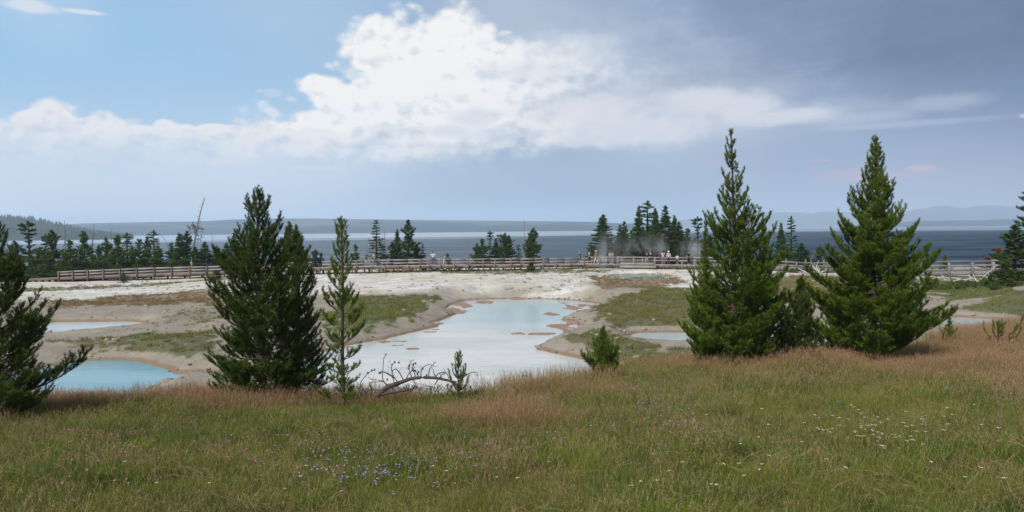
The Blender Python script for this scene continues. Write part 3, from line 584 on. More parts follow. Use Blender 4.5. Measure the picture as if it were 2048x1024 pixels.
def pine(seed, H, prof0, r0=None, gap=(0.16, 0.34), nb=(4, 6), e_low=0.05, e_top=0.9, curl=0.75, tw=0.085, dens=430, nl=0.05, nw=0.0075,
         bare=0.04, droop=0.0, twl=0.42, start=0.35, leader=0.28, drop=0.0, skew=None, sub=True, bright=0.0, wide=1.25, gappy=1.0):
    rs = np.random.RandomState(seed); wood, trunk, segs = Buf(), Buf(), []
    lump = [(rs.rand() * 6.28, rs.rand(), rs.uniform(.10, .22), rs.uniform(-.28, .22) * gappy) for _ in range(9)]      # lopsided growth: gaps and bulges
    def prof(f): return prof0(f)
    def lop(a, f): return 1 + sum(k * math.exp(-((f - ff) / w) ** 2) * max(0, math.cos(a - aa)) ** 2 for aa, ff, w, k in lump)
    r0 = r0 or H * 0.014; n = 14; zs = np.linspace(0, 1, n); ph = rs.rand() * 6
    T = np.stack([0.012 * H * np.sin(zs * 5 + ph) * zs, 0.012 * H * np.cos(zs * 4 + ph) * zs, zs * H], 1)
    trunk.tube(T, r0 * (1 - zs) ** 0.8 + 0.006, 8)
    at = lambda z: np.array([np.interp(z, zs * H, T[:, k]) for k in range(3)])
    z = H * bare
    while z < H * 0.985:
        f = z / H; k = rs.randint(nb[0], nb[1] + 1); a0 = rs.rand() * 6.283
        for i in range(k):
            if rs.rand() < max(drop, .10): continue
            a = a0 + i / k * 6.283 + rs.normal() * 0.25; L = prof(f) * wide * rs.uniform(0.5, 1.12) * max(.35, lop(a, f))
            if skew is not None: L *= 1 + skew[1] * math.cos(a - skew[0])
            if L < 0.05: L = 0.05
            e = e_low + (e_top - e_low) * f ** 1.3 + rs.normal() * 0.1; p = at(z + rs.normal() * 0.03) ; m = max(4, int(L / 0.12)); step = L / m; P = [p]
            aa = a
            for q in range(m):
                tt = (q + 1) / m; ee = min(e - droop * (1 - tt) + curl * tt ** 1.6, 1.45); aa += rs.normal() * 0.05
                p = p + step * np.array([math.cos(aa) * math.cos(ee), math.sin(aa) * math.cos(ee), math.sin(ee)]); P.append(p)
            P = np.array(P); tone0 = np.clip(rs.uniform(0.25, 0.75) + bright, 0, 1)
            wood.tube(P, np.linspace(max(0.004, 0.010 * L + 0.003), 0.003, len(P)), 4)
            for q in range(len(P) - 1):
                tt = (q + 0.5) / (len(P) - 1)
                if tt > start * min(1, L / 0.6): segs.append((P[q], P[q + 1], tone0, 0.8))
            dist = max(L * start * 0.7, 0.05); side = 1
            while dist < L * 0.97:
                tt = dist / L; q = min(int(tt * m), m - 1); o = P[q] + (P[q + 1] - P[q]) * (tt * m - q); ax = nrm(P[q + 1] - P[q])
                sd_ = nrm(np.cross(ax, [0, 0, 1])) * side; side = -side
                l = twl * L * (1.05 - tt) ** 0.75 * rs.uniform(0.6, 1.15) + 0.05
                l = min(l, 0.6); up_ = rs.uniform(0.1, 0.6)
                d = nrm(ax * rs.uniform(0.6, 1.0) + sd_ * rs.uniform(0.5, 1.0) + np.array([0, 0, up_])); d2 = nrm(d + np.array([0, 0, 0.55 * rs.rand() + 0.25]))
                mid = o + d * l * 0.5; end = mid + d2 * l * 0.5; tn = np.clip(tone0 + rs.normal() * 0.12, 0, 1)
                wood.tube([o, mid, end], [0.005, 0.004, 0.002], 3)
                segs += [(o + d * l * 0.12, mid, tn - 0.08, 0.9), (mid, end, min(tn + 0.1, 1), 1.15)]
                if sub and l > 0.2:
                    for s_ in (-1, 1):
                        for w in ((0.35, 0.6) if l > 0.32 else (0.5,)):
                            o2 = o + (end - o) * w; dd = nrm(d + s_ * np.cross(d, [0, 0, 1]) * rs.uniform(0.5, 0.9) + np.array([0, 0, rs.uniform(0.2, 0.6)])); e2 = o2 + dd * l * rs.uniform(0.3, 0.5)
                            segs.append((o2, e2, np.clip(tn + rs.normal() * 0.08, 0, 1), 1.1)); wood.tube([o2, e2], [0.003, 0.002], 3)
                dist += tw * rs.uniform(0.7, 1.35)
        z += 0.78 * (gap[0] + (gap[1] - gap[0]) * f) + rs.normal() * 0.02
    top = at(H); zz = H * (1 - leader)
    while zz < H: segs.append((at(zz), at(min(zz + 0.1, H)), 0.6, 0.7 if zz < H - 0.35 else 1.2)); zz += 0.1
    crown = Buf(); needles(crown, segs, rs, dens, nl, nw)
    return trunk, wood, crown
def place_pine(name, label, px, py_top, base_px_y, D, prof, m, seed, group=None, cat='pine tree', lean=0.0, twigm=None, **kw):
    base = pt(px, 500, D); x, y = base[0], base[1]; z = gz(x, y); H = pt(px, py_top, D)[2] - z
    t, w, c = pine(seed, H, prof, **kw); o = empty(name, (x, y, z - 0.03)); tag(o, label, cat, group)
    if lean: o.rotation_euler = (0, lean, 0)
    t.build('trunk', M_BARK, o, True); w.build('branches', twigm or M_TWIG, o); c.build('crown', M_N[m], o)
    return o, H
PG = 'young pines on the meadow edge'
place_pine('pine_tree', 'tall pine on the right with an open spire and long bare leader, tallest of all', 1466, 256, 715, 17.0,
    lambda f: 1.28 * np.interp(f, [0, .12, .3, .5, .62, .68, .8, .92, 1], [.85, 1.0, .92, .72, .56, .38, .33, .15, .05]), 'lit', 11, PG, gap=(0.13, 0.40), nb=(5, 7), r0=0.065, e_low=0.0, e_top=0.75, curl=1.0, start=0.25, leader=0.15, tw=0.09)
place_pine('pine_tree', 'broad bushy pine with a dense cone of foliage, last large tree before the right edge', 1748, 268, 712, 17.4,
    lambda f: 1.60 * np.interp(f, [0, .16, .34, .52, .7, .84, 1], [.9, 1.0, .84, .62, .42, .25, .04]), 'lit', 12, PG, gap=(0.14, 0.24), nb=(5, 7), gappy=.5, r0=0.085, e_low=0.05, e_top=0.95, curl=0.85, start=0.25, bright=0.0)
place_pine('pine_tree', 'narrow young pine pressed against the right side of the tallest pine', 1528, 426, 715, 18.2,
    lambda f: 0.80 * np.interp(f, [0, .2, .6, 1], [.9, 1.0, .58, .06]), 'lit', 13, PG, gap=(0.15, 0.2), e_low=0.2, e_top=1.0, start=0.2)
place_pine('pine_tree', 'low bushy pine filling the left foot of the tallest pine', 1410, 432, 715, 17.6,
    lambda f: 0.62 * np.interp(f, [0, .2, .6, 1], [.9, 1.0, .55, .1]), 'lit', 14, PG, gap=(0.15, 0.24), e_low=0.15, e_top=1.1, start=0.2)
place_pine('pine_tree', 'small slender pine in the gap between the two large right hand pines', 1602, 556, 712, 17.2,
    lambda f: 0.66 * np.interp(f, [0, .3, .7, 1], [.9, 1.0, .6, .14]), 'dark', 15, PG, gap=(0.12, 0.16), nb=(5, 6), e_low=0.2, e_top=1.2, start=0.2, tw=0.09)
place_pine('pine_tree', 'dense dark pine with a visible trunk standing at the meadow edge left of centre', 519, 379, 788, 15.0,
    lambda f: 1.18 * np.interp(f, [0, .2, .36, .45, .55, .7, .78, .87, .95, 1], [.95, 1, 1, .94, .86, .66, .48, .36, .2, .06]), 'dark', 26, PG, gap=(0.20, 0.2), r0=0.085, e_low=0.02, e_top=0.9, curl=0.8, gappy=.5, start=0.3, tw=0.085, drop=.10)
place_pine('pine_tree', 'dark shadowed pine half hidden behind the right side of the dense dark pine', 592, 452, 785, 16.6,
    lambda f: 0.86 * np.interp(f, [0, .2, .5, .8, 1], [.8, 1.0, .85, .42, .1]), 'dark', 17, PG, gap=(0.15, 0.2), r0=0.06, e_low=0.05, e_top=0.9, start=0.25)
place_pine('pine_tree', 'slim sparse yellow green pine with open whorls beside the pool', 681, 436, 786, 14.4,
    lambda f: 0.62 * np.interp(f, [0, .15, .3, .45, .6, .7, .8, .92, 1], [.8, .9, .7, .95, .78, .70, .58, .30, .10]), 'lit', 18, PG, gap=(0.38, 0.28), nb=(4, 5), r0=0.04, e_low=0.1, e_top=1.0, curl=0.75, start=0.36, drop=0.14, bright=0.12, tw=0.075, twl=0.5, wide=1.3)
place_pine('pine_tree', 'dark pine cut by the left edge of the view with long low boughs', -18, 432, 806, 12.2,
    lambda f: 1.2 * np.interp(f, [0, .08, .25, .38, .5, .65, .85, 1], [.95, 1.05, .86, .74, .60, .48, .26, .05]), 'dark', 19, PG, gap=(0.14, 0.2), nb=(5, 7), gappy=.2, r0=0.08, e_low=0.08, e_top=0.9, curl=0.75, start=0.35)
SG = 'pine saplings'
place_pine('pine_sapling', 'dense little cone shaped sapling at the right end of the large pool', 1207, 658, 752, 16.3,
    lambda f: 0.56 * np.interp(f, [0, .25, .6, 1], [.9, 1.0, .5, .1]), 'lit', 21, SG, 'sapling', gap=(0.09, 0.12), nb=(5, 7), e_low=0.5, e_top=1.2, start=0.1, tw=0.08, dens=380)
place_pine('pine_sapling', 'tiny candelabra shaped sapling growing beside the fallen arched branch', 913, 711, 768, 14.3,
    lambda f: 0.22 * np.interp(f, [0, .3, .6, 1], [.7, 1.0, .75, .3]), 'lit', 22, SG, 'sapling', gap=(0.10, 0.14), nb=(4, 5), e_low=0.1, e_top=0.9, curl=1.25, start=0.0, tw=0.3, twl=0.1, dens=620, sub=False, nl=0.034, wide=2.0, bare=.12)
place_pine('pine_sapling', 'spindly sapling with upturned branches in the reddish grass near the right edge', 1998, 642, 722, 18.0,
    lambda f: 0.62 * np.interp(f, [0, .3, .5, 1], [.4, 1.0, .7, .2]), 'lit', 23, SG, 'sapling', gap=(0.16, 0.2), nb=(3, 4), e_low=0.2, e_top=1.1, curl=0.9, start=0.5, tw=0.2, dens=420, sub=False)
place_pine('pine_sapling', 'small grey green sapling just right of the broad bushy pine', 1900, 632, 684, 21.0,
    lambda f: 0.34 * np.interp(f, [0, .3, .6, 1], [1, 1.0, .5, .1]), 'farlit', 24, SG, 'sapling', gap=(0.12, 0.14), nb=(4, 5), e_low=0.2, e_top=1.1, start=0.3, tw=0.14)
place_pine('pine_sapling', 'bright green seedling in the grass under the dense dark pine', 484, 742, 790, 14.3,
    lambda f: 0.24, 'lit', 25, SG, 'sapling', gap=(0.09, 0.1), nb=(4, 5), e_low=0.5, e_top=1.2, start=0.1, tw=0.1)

# trees along the lake shore, behind the boardwalk: a few kinds built once, then copied
def conifer(seed, H, R, kind):
    rs = np.random.RandomState(seed); trunk, crown = Buf(), Buf(); z = H * {'spruce': .02, 'pine': .05, 'sparse': .12, 'umbrella': .35}[kind]; segs = []
    trunk.tube([(0, 0, -0.6), (0.02, 0, H * .5), (0, 0.02, H * .97)], [H * 0.014 + .03, H * 0.009 + .02, 0.015], 6)
    while z < H * 0.99:
        f = z / H
        if kind == 'spruce': pr, nb, el_, bend, gp_, dn = (1 - f) ** 0.85, 7, -0.15 + 0.5 * f, 0.25, 0.24, 1.0
        elif kind == 'pine': pr, nb, el_, bend, gp_, dn = (1 - f) ** 0.6 * (0.75 + 0.35 * math.sin(f * 17 + seed)), 6, 0.1 + 0.6 * f, 0.5, 0.33, 1.0
        elif kind == 'sparse': pr, nb, el_, bend, gp_, dn = (1 - f) ** 0.5 * (0.6 + 0.5 * rs.rand()), 4, -0.25 + 0.4 * f, 0.3, 0.36, 0.8
        else: pr, nb, el_, bend, gp_, dn = (0.55 + 0.45 * math.sin(f * 14 + 2)) * (1.15 - f) ** .5, 4, 0.1 + 0.3 * f, 0.4, 0.42, 1.3
        a0 = rs.rand() * 6
        for i in range(nb):
            if rs.rand() < 0.12: continue
            a = a0 + i / nb * 6.283 + rs.normal() * 0.2; L = R * pr * rs.uniform(0.7, 1.15) + 0.10; m = 4; p = np.array([0, 0, z + rs.normal() * 0.08]); P = [p]
            for q in range(m):
                e = el_ + bend * (q / m) ** 1.5; p = p + L / m * np.array([math.cos(a) * math.cos(e), math.sin(a) * math.cos(e), math.sin(e)]); P.append(p)
            tn = rs.uniform(0.2, 0.8)
            if L > 0.35: trunk.tube(P[:4], [0.02, 0.014, 0.01, 0.006], 3)
            for q in range(m):
                if q == 0 and L > 0.5: continue
                segs.append((P[q], P[q + 1], tn, dn))
                for s_ in (-1, 1):
                    d = nrm(P[q + 1] - P[q]); sd_ = np.cross(d, [0, 0, 1]) * s_; l = 0.42 * L * (1 - q / m * .6) * rs.uniform(.5, 1)
                    if l > .12: segs.append((P[q + 1], P[q + 1] + (d * .7 + sd_ * .8 + np.array([0, 0, .1])) * l, np.clip(tn + rs.normal() * .1, 0, 1), dn * .9))
        z += gp_ * rs.uniform(0.75, 1.25)
    segs.append((np.array([0, 0, H * .93]), np.array([0, 0, H]), .6, 1.5))
    needles(crown, segs, rs, 75, 0.20, 0.085, (0.4, 1.2))
    return trunk.mesh('trunk'), crown.mesh('crown')
KIND = {}
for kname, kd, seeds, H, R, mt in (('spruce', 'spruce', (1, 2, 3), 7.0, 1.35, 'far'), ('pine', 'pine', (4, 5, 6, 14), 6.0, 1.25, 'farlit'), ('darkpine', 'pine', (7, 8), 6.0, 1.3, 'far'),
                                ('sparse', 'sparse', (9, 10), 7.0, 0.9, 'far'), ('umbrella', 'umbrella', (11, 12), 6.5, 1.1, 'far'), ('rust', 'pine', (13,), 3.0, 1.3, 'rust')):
    KIND[kname] = []
    for s_ in seeds:
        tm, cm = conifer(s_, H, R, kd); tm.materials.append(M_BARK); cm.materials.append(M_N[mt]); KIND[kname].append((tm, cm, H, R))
FT = 0
def far_tree(name, label, px, top, w, D, kind, group, cat='conifer'):
    global FT
    FT += 1; tm, cm, H, R = KIND[kind][FT % len(KIND[kind])]
    b_ = pt(px, 500, D); z = gz(b_[0], b_[1]); Ht = pt(px, top, D)[2] - z; s_ = (w / 2 / F * D) / R * 1.42
    o = empty(name, (b_[0], b_[1], z), rnd.random() * 6.28); tag(o, label, cat, group)
    for nm, me in (('trunk', tm), ('crown', cm)):
        c = bpy.data.objects.new(nm, me); link(c, o); c.scale = (s_, s_, Ht / H)
    return o
LG = 'conifers along the lake shore'
# px of the tip, y of the tip, width, depth, kind, label
ROW = [(58, 443, 44, 104, 'umbrella', 'tall gnarled open crowned pine standing above the left end of the shore trees'),
 (30, 482, 34, 102, 'darkpine', 'dark rounded pine nearest the left edge of the shore trees'), (6, 500, 40, 101, 'darkpine', 'low dark pine at the far left behind the edge tree'),
 (75, 500, 40, 100, 'pine', 'low bushy pine in front of the gnarled open pine'), (92, 468, 26, 104, 'umbrella', 'thin ragged pine just left of the twin dark pines near the left snag'),
 (105, 460, 40, 103, 'darkpine', 'tall full dark pine between the gnarled pine and the first snag'), (117, 523, 24, 98, 'pine', 'small green pine right behind the end post of the railing'),
 (140, 481, 34, 102, 'pine', 'mid green cone pine beside the left vertical snag'), (168, 466, 40, 102, 'pine', 'broad pointed pine between the two vertical snags on the left'),
 (198, 490, 22, 103, 'darkpine', 'short dark pine tucked right of the second snag'), (213, 476, 32, 102, 'pine', 'pointed pine second from the second snag'),
 (226, 498, 24, 100, 'pine', 'short pale green pine in the middle of the left row'), (236, 473, 34, 102, 'pine', 'full green pine behind the fourth railing post'),
 (254, 466, 30, 104, 'sparse', 'slender open spruce in the left row'), (264, 494, 26, 100, 'pine', 'short bushy pine right of the slender open spruce'), (278, 479, 36, 101, 'pine', 'wide green pine left of the layered spire'),
 (295, 473, 26, 103, 'darkpine', 'narrow dark pine touching the layered spire'), (308, 461, 30, 102, 'sparse', 'layered spire spruce with shelf like branches'), (316, 492, 32, 100, 'pine', 'low skirt of green pine at the foot of the layered spire'),
 (342, 486, 28, 101, 'pine', 'short pine standing alone by the leaning thin snag'), (359, 467, 30, 102, 'spruce', 'pointed spruce left of the leaning dead trunk'), (374, 462, 36, 103, 'darkpine', 'dark lumpy pine directly left of the leaning dead trunk'),
 (390, 494, 32, 100, 'darkpine', 'dark low pine at the foot of the leaning dead trunk'), (410, 484, 32, 101, 'spruce', 'pale spruce right of the leaning dead trunk'), (430, 496, 20, 101, 'pine', 'small pine between the pale spruce and the dense dark pine'),
 (438, 497, 18, 103, 'spruce', 'tiny spruce tip behind the near dark pine'), (453, 486, 26, 102, 'spruce', 'spruce partly covered by the near dark pine, left one'), (469, 466, 28, 103, 'spruce', 'taller spruce partly covered by the near dark pine'),
 (580, 443, 30, 101, 'spruce', 'tall dark spruce rising behind the near dark pine, left of a pair'), (593, 449, 28, 102, 'spruce', 'tall dark spruce rising behind the near dark pine, right of a pair'), (608, 500, 22, 100, 'pine', 'low pine just right of the tall dark pair'),
 (630, 499, 26, 101, 'darkpine', 'rounded low pine left of the slim yellow green pine'), (642, 506, 16, 102, 'pine', 'tiny pine behind the slim yellow green pine'), (711, 489, 20, 103, 'pine', 'small pine alone right of the slim yellow green pine'),
 (753, 442, 26, 101, 'sparse', 'tall narrow ragged spruce above the person in blue'), (766, 488, 14, 102, 'sparse', 'thin small spruce right of the tall narrow ragged spruce'),
 (785, 484, 30, 101, 'darkpine', 'low broad pine on the left of the middle clump'), (795, 459, 20, 102, 'spruce', 'pointed spruce in the left of the middle clump'), (817, 440, 40, 100, 'darkpine', 'big dark full pine, highest of the middle clump'),
 (833, 492, 30, 102, 'darkpine', 'low dark pine on the right skirt of the middle clump'), (845, 488, 12, 103, 'sparse', 'very thin spruce at the right end of the middle clump'), (895, 507, 14, 103, 'pine', 'tiny pine alone behind the child on the boardwalk'),
 (954, 487, 26, 102, 'pine', 'low pine at the left of the clump right of the bare snag'), (965, 478, 28, 103, 'pine', 'pointed green pine left of the thin trunked pine'), (980, 462, 18, 102, 'umbrella', 'thin trunked pine with an airy tuft of crown'),
 (992, 477, 20, 103, 'spruce', 'small dark spruce behind the thin trunked pine'), (1002, 468, 20, 102, 'umbrella', 'airy grey green pine in the middle of its clump'), (1010, 466, 26, 101, 'darkpine', 'dense dark pine with a pointed tip in the clump left of the tall thin snag'),
 (1018, 471, 28, 102, 'darkpine', 'broad dark pine on the right of its clump, left of the tall thin snag'), (1037, 489, 14, 104, 'sparse', 'pale wispy spruce between two clumps'), (1058, 470, 20, 102, 'pine', 'shorter pine right against the tall thin snag'),
 (1067, 456, 32, 101, 'darkpine', 'dark pine with a narrow spire right of the tall thin snag'), (1206, 430, 46, 99, 'spruce', 'big ragged spruce standing alone left of the steam'), (1240, 450, 24, 102, 'spruce', 'steam veiled spruce, left of a pair'),
 (1249, 443, 28, 101, 'spruce', 'steam veiled spruce, right of a pair'), (1264, 461, 26, 103, 'pine', 'pale green pine veiled by steam'), (1278, 413, 28, 101, 'spruce', 'tall dark spruce on the left side of the tallest shore spruce'),
 (1295, 403, 44, 102, 'sparse', 'tallest of the shore spruces with a ragged crown'), (1311, 417, 30, 100, 'spruce', 'tall dark spruce on the right side of the tallest shore spruce'), (1296, 470, 50, 99, 'darkpine', 'dark low foliage pine below the tallest shore spruce'),
 (1331, 412, 38, 101, 'spruce', 'tall pointed spruce behind the two pale dressed visitors'), (1349, 431, 24, 102, 'spruce', 'narrow spruce right of the tall pointed spruce'), (1358, 444, 34, 101, 'spruce', 'full spruce above the child in white'),
 (1375, 458, 30, 102, 'pine', 'green pine left of the near bushy pine'), (1395, 434, 30, 105, 'umbrella', 'dark open crowned pine peeping over the near bushy pine'), (1420, 470, 40, 101, 'darkpine', 'dark pine behind the left boughs of the tallest near pine'),
 (1562, 446, 22, 100, 'spruce', 'dark narrow spruce, left of a pair against the right hand lake'), (1582, 433, 24, 101, 'sparse', 'layered spruce, right and taller of a pair against the right hand lake'), (1570, 490, 36, 94, 'pine', 'bushy green pine below the pair of right hand spruces'),
 (1603, 486, 30, 95, 'spruce', 'pale soft spruce on the shore between the near pines'), (1614, 500, 24, 94, 'sparse', 'thin grey green spruce right of the pale soft spruce'), (1637, 495, 26, 94, 'pine', 'small cone pine left of the broad bushy near pine')]
for (px, ty, w, D, kd, lb) in ROW: far_tree('conifer', lb, px, ty, w, D + rnd.uniform(-1, 1), kd, LG)
far_tree('conifer', 'full dark green spruce rising from the slope at the right edge', 2030, 450, 76, 60, 'darkpine', LG)
far_tree('conifer', 'young green spruce leaning on the left of the right edge spruce', 2012, 520, 40, 58, 'pine', LG)
far_tree('conifer', 'small bush like pine at the foot of the right edge spruce', 1984, 548, 24, 60, 'pine', LG)
far_tree('dead_conifer', 'rust red dead conifer beyond the weathered rails on the right', 1996, 497, 44, 84, 'rust', None, 'dead tree')
far_tree('conifer', 'tiny pale sapling poking above the weathered rails', 1890, 511, 18, 82, 'pine', LG)
far_tree('bush', 'rounded dark green pine bush in front of the boardwalk, right of centre', 1062, 524, 22, 86.5, 'darkpine', None, 'bush')
far_tree('bush', 'small pine bush in front of the left railing', 245, 544, 14, 90, 'pine', None, 'bush')
far_tree('bush', 'low pine bush in front of the railing beside the dense dark pine', 432, 540, 26, 88, 'darkpine', None, 'bush')
for k in range(26):
    px = 12 + 15.4 * k + rnd.uniform(-6, 6)
    if 215 < px < 235 or 325 < px < 350: continue
    far_tree('conifer', 'low green pine filling the gaps at the foot of the left shore row', px, rnd.uniform(503, 522), rnd.uniform(26, 42), rnd.uniform(97.5, 99.5), 'pine' if k % 3 else 'darkpine', 'low filler pines behind the left railing')
# a bough reaching in from a tree beyond the right edge
place_pine('pine_tree', 'tree mostly beyond the right edge, only the ends of its boughs in view', 2118, 330, 600, 40.0,
    lambda f: 1.75 * np.interp(f, [0, .45, .55, .7, .9, 1], [.4, .5, 1.0, 1.0, .4, .1]), 'dark', 33, None, gap=(0.4, 0.4), e_low=0.1, e_top=0.4, curl=0.3, start=0.5, dens=160, nl=.08, nw=.014)

# ------------------------------------------------------------------ boardwalk
M_PLANK = plain('weathered_planks', (0.24, 0.225, 0.215), 0.85, 0.35, 5, 0.2, 0.0, (1, 1, 4))
M_DECK = plain('deck_boards', (0.36, 0.315, 0.28), 0.85, 0.3, 3, 0.2)
M_RED = plain('reddish_timber', (0.15, 0.105, 0.085), 0.85, 0.35, 4, 0.2)
M_POST = plain('post_timber', (0.17, 0.115, 0.085), 0.85, 0.35, 4, 0.2)
M_DARKW = plain('dark_timber', (0.075, 0.055, 0.045), 0.9, 0.4, 4, 0.15)  # darker brown for the piles and braces under the deck
M_PALEP = plain('pale_timber', (0.28, 0.245, 0.20), 0.85, 0.3, 4, 0.2)
bw = empty('boardwalk', (0, 89, gz(0, 89))); tag(bw, 'long raised timber boardwalk with plank railings crossing behind the pools', 'boardwalk'); ORG = np.array(bw.location)
def wp(u, off=0.0, dz=0.0):        # a point of the walk: pixel column of its near edge, metres beyond it, height above the deck
    D = float(tab(u, BU, BD)); p = pt(u, float(tab(u, BU, BY)), D)
    e = 3.0; q = pt(u + e, float(tab(u + e, BU, BY)), float(tab(u + e, BU, BD))); r_ = pt(u - e, float(tab(u - e, BU, BY)), float(tab(u - e, BU, BD)))
    t = (q - r_)[:2]; t /= np.linalg.norm(t); n = np.array([-t[1], t[0]]); n = n if n[1] > 0 else -n
    return np.array([p[0] + n[0] * off, p[1] + n[1] * off, p[2] + dz]) - ORG
WID = 2.3
us = np.arange(-60, 2120, 2.4); deck = Buf()
for i, u_ in enumerate(us):
    a0, a1 = wp(u_), wp(u_ + 2.25); c0, c1 = wp(u_, WID), wp(u_ + 2.25, WID); t = 0.05
    V_ = [a0, a1, c1, c0]; V_ = V_ + [v - [0, 0, t] for v in V_]
    deck.add(V_, quads=[[0, 1, 2, 3], [7, 6, 5, 4], [0, 4, 5, 1], [1, 5, 6, 2], [2, 6, 7, 3], [3, 7, 4, 0]], attr=rnd.random())
deck.build('deck', M_DECK, bw)
def run(name, u0, u1, off, z0, z1, m, thick=0.05, step=33, jit=0.0, lab=None):
    u_ = u0
    while u_ < u1 - 1:
        v_ = min(u_ + step, u1); b = Buf(); a, c = wp(u_, off), wp(v_, off); dz = (rnd.random() - .5) * jit
        b.bar(a + [0, 0, (z0 + z1) / 2 + dz], c + [0, 0, (z0 + z1) / 2 + dz], thick, z1 - z0, rnd.random()); b.build(name, m, bw); u_ = v_
def post(u_, off, ztop, m=M_POST, w=0.15, name='post', zb=None):
    p = wp(u_, off); g = gz(p[0] + ORG[0], p[1] + ORG[1]) - 0.25 - ORG[2]; b = Buf(); b.box((p[0], p[1], (g + p[2] + ztop) / 2), (w, w, p[2] + ztop - g), attr=rnd.random()); b.build(name, m, bw)
# left, low: on blocks, with no rail
run('edge_beam', -60, 118, -0.06, -0.30, -0.06, M_RED, 0.08, 44)
for u_ in range(-50, 116, 13): 
    p = wp(u_, .1); g = gz(p[0] + ORG[0], p[1] + ORG[1]) - 0.1 - ORG[2]; b = Buf(); b.box((p[0], p[1], (g + p[2] - .3) / 2), (.45, .4, max(p[2] - .3 - g, .06)), attr=rnd.random()); b.build('footing_block', M_PALEP, bw)
# left, railed on the near side
LP = [119, 147, 177, 208, 241, 275, 310, 345, 380, 415, 450, 486, 521, 556, 592, 626]
for i, u_ in enumerate(LP): post(u_, -0.16, 0.86)
for i in range(len(LP) - 1):
    run('rail', LP[i], LP[i + 1], -0.05, 0.60, 0.82, M_PLANK, 0.05, 60, .04); run('rail', LP[i], LP[i + 1], -0.05, 0.24, 0.46, M_PLANK, 0.05, 60, .04)
run('edge_beam', 119, 626, -0.05, -0.36, -0.04, M_RED, 0.08, 70)
for u_ in LP[1:]: post(u_ + 6, 2.1, -0.06, M_DARKW, .18, 'pile')
# middle: rails on the lake side, bare tall posts in front
FP = list(range(630, 1240, 30))
for i in range(len(FP) - 1):
    post(FP[i], 2.2, 0.80, M_POST, .12)
    run('rail', FP[i], FP[i + 1], 2.08, 0.52, 0.74, M_PLANK, 0.05, 60, .05); run('rail', FP[i], FP[i + 1], 2.08, 0.14, 0.36, M_PLANK, 0.05, 60, .05)
run('edge_beam', 626, 1240, -0.05, -0.36, -0.04, M_RED, 0.08, 60)
for u_ in (640, 660, 714, 744, 770, 797, 817, 840, 859, 881, 909, 937, 966, 989, 1021, 1041, 1086, 1112, 1141, 1168, 1197): post(u_, -0.17, 0.80 if u_ > 830 or u_ in (714,) else 0.05, M_POST, .15)
for u_ in (632, 657, 710, 738, 767, 795, 824, 851, 877, 898, 920, 944, 981, 1007, 1030, 1083, 1166, 1195): post(u_, 0.12, -0.05, M_DARKW, .2, 'pile')
for u_, v_ in ((841, 850), (860, 876), (882, 897), (910, 919), (938, 944), (640, 632), (714, 710)):
    for q in ((u_, v_), (v_, u_)):
        b = Buf(); a, c = wp(q[0], .3), wp(q[1], .3); b.bar(a + [0, 0, -.34], c + [0, 0, -.82], .06, .12); b.build('brace', M_DARKW, bw)
# viewing platform
for u_ in (1213, 1235, 1248, 1271, 1289, 1312): post(u_, -1.0 if u_ > 1240 else -0.1, 1.02, M_PALEP, .10)
for z0, z1 in ((0.90, 1.0), (0.60, 0.66), (0.36, 0.42)):
    run('rail', 1248, 1312, -1.02, z0, z1, M_PALEP if z0 > .8 else M_PLANK, 0.05, 32, 0)
for z0, z1 in ((-0.02, 0.30), (-0.36, -0.12), (-0.66, -0.46)): run('skirt_board', 1244, 1312, -1.06, z0, z1, M_PALEP if z0 < -.1 else M_PLANK, 0.05, 34, 0)
b = Buf()
for u_ in range(1244, 1312, 4):
    a0, a1, c0, c1 = wp(u_, -1.1, -.045), wp(u_ + 3.8, -1.1, -.045), wp(u_, .0, -.045), wp(u_ + 3.8, 0, -.045); V_ = [a0, a1, c1, c0]; V_ = V_ + [v - [0, 0, .05] for v in V_]
    b.add(V_, quads=[[0, 1, 2, 3], [7, 6, 5, 4], [0, 4, 5, 1], [1, 5, 6, 2], [2, 6, 7, 3], [3, 7, 4, 0]], attr=rnd.random())
b.build('platform_deck', M_DECK, bw)
for i, u_ in enumerate(range(1195, 1450, 32)):
    post(u_, 2.2, 0.98, M_PLANK, .12); run('rail', u_, u_ + 32, 2.08, 0.72, 0.92, M_PLANK, .05, 60, .04); run('rail', u_, u_ + 32, 2.08, 0.34, 0.54, M_PLANK, .05, 60, .04)
run('edge_beam', 1312, 1480, -0.05, -0.32, -0.04, M_RED, 0.08, 44)
for u_ in (1316, 1327, 1340, 1363, 1373, 1396, 1420, 1446): post(u_, 0.1, -0.05, M_DARKW, .30, 'pile')
for u_, v_ in ((1363, 1373), (1396, 1404)):
    for q in ((u_, v_), (v_, u_)):
        b = Buf(); a, c = wp(q[0], .3), wp(q[1], .3); b.bar(a + [0, 0, -.34], c + [0, 0, -.85], .06, .14); b.build('brace', M_DARKW, bw)
for u_ in (1364, 1389): post(u_, -.12, .5, M_PALEP, .1)
# right: weathered grey rails
RP = list(range(1450, 1840, 36)) + [1852, 1898, 1945, 1987, 2030, 2074]
M_RG = plain('grey_split_rails', (0.19, 0.18, 0.18), 0.85, 0.35, 4, 0.2, 0, (1, 1, 3))
for i, u_ in enumerate(RP):
    post(u_, -0.12, 0.72 + (.26 if 1890 < u_ < 1990 else 0), M_RG, .17)
    if i < len(RP) - 1:
        for z0, z1 in ((0.52, 0.72), (0.12, 0.36)): run('rail', u_, RP[i + 1], 0.0, z0, z1, M_RG, .07, 60, .08)
        if u_ > 1850: run('rail', u_, RP[i + 1], 2.2, 0.86, 1.06, M_RG, .07, 60, .1)
for u_ in RP: post(u_ + 3, 2.2, 0.9, M_RG, .14)
run('edge_beam', 1480, 2080, 0.0, -0.30, -0.06, M_RG, 0.08, 46)

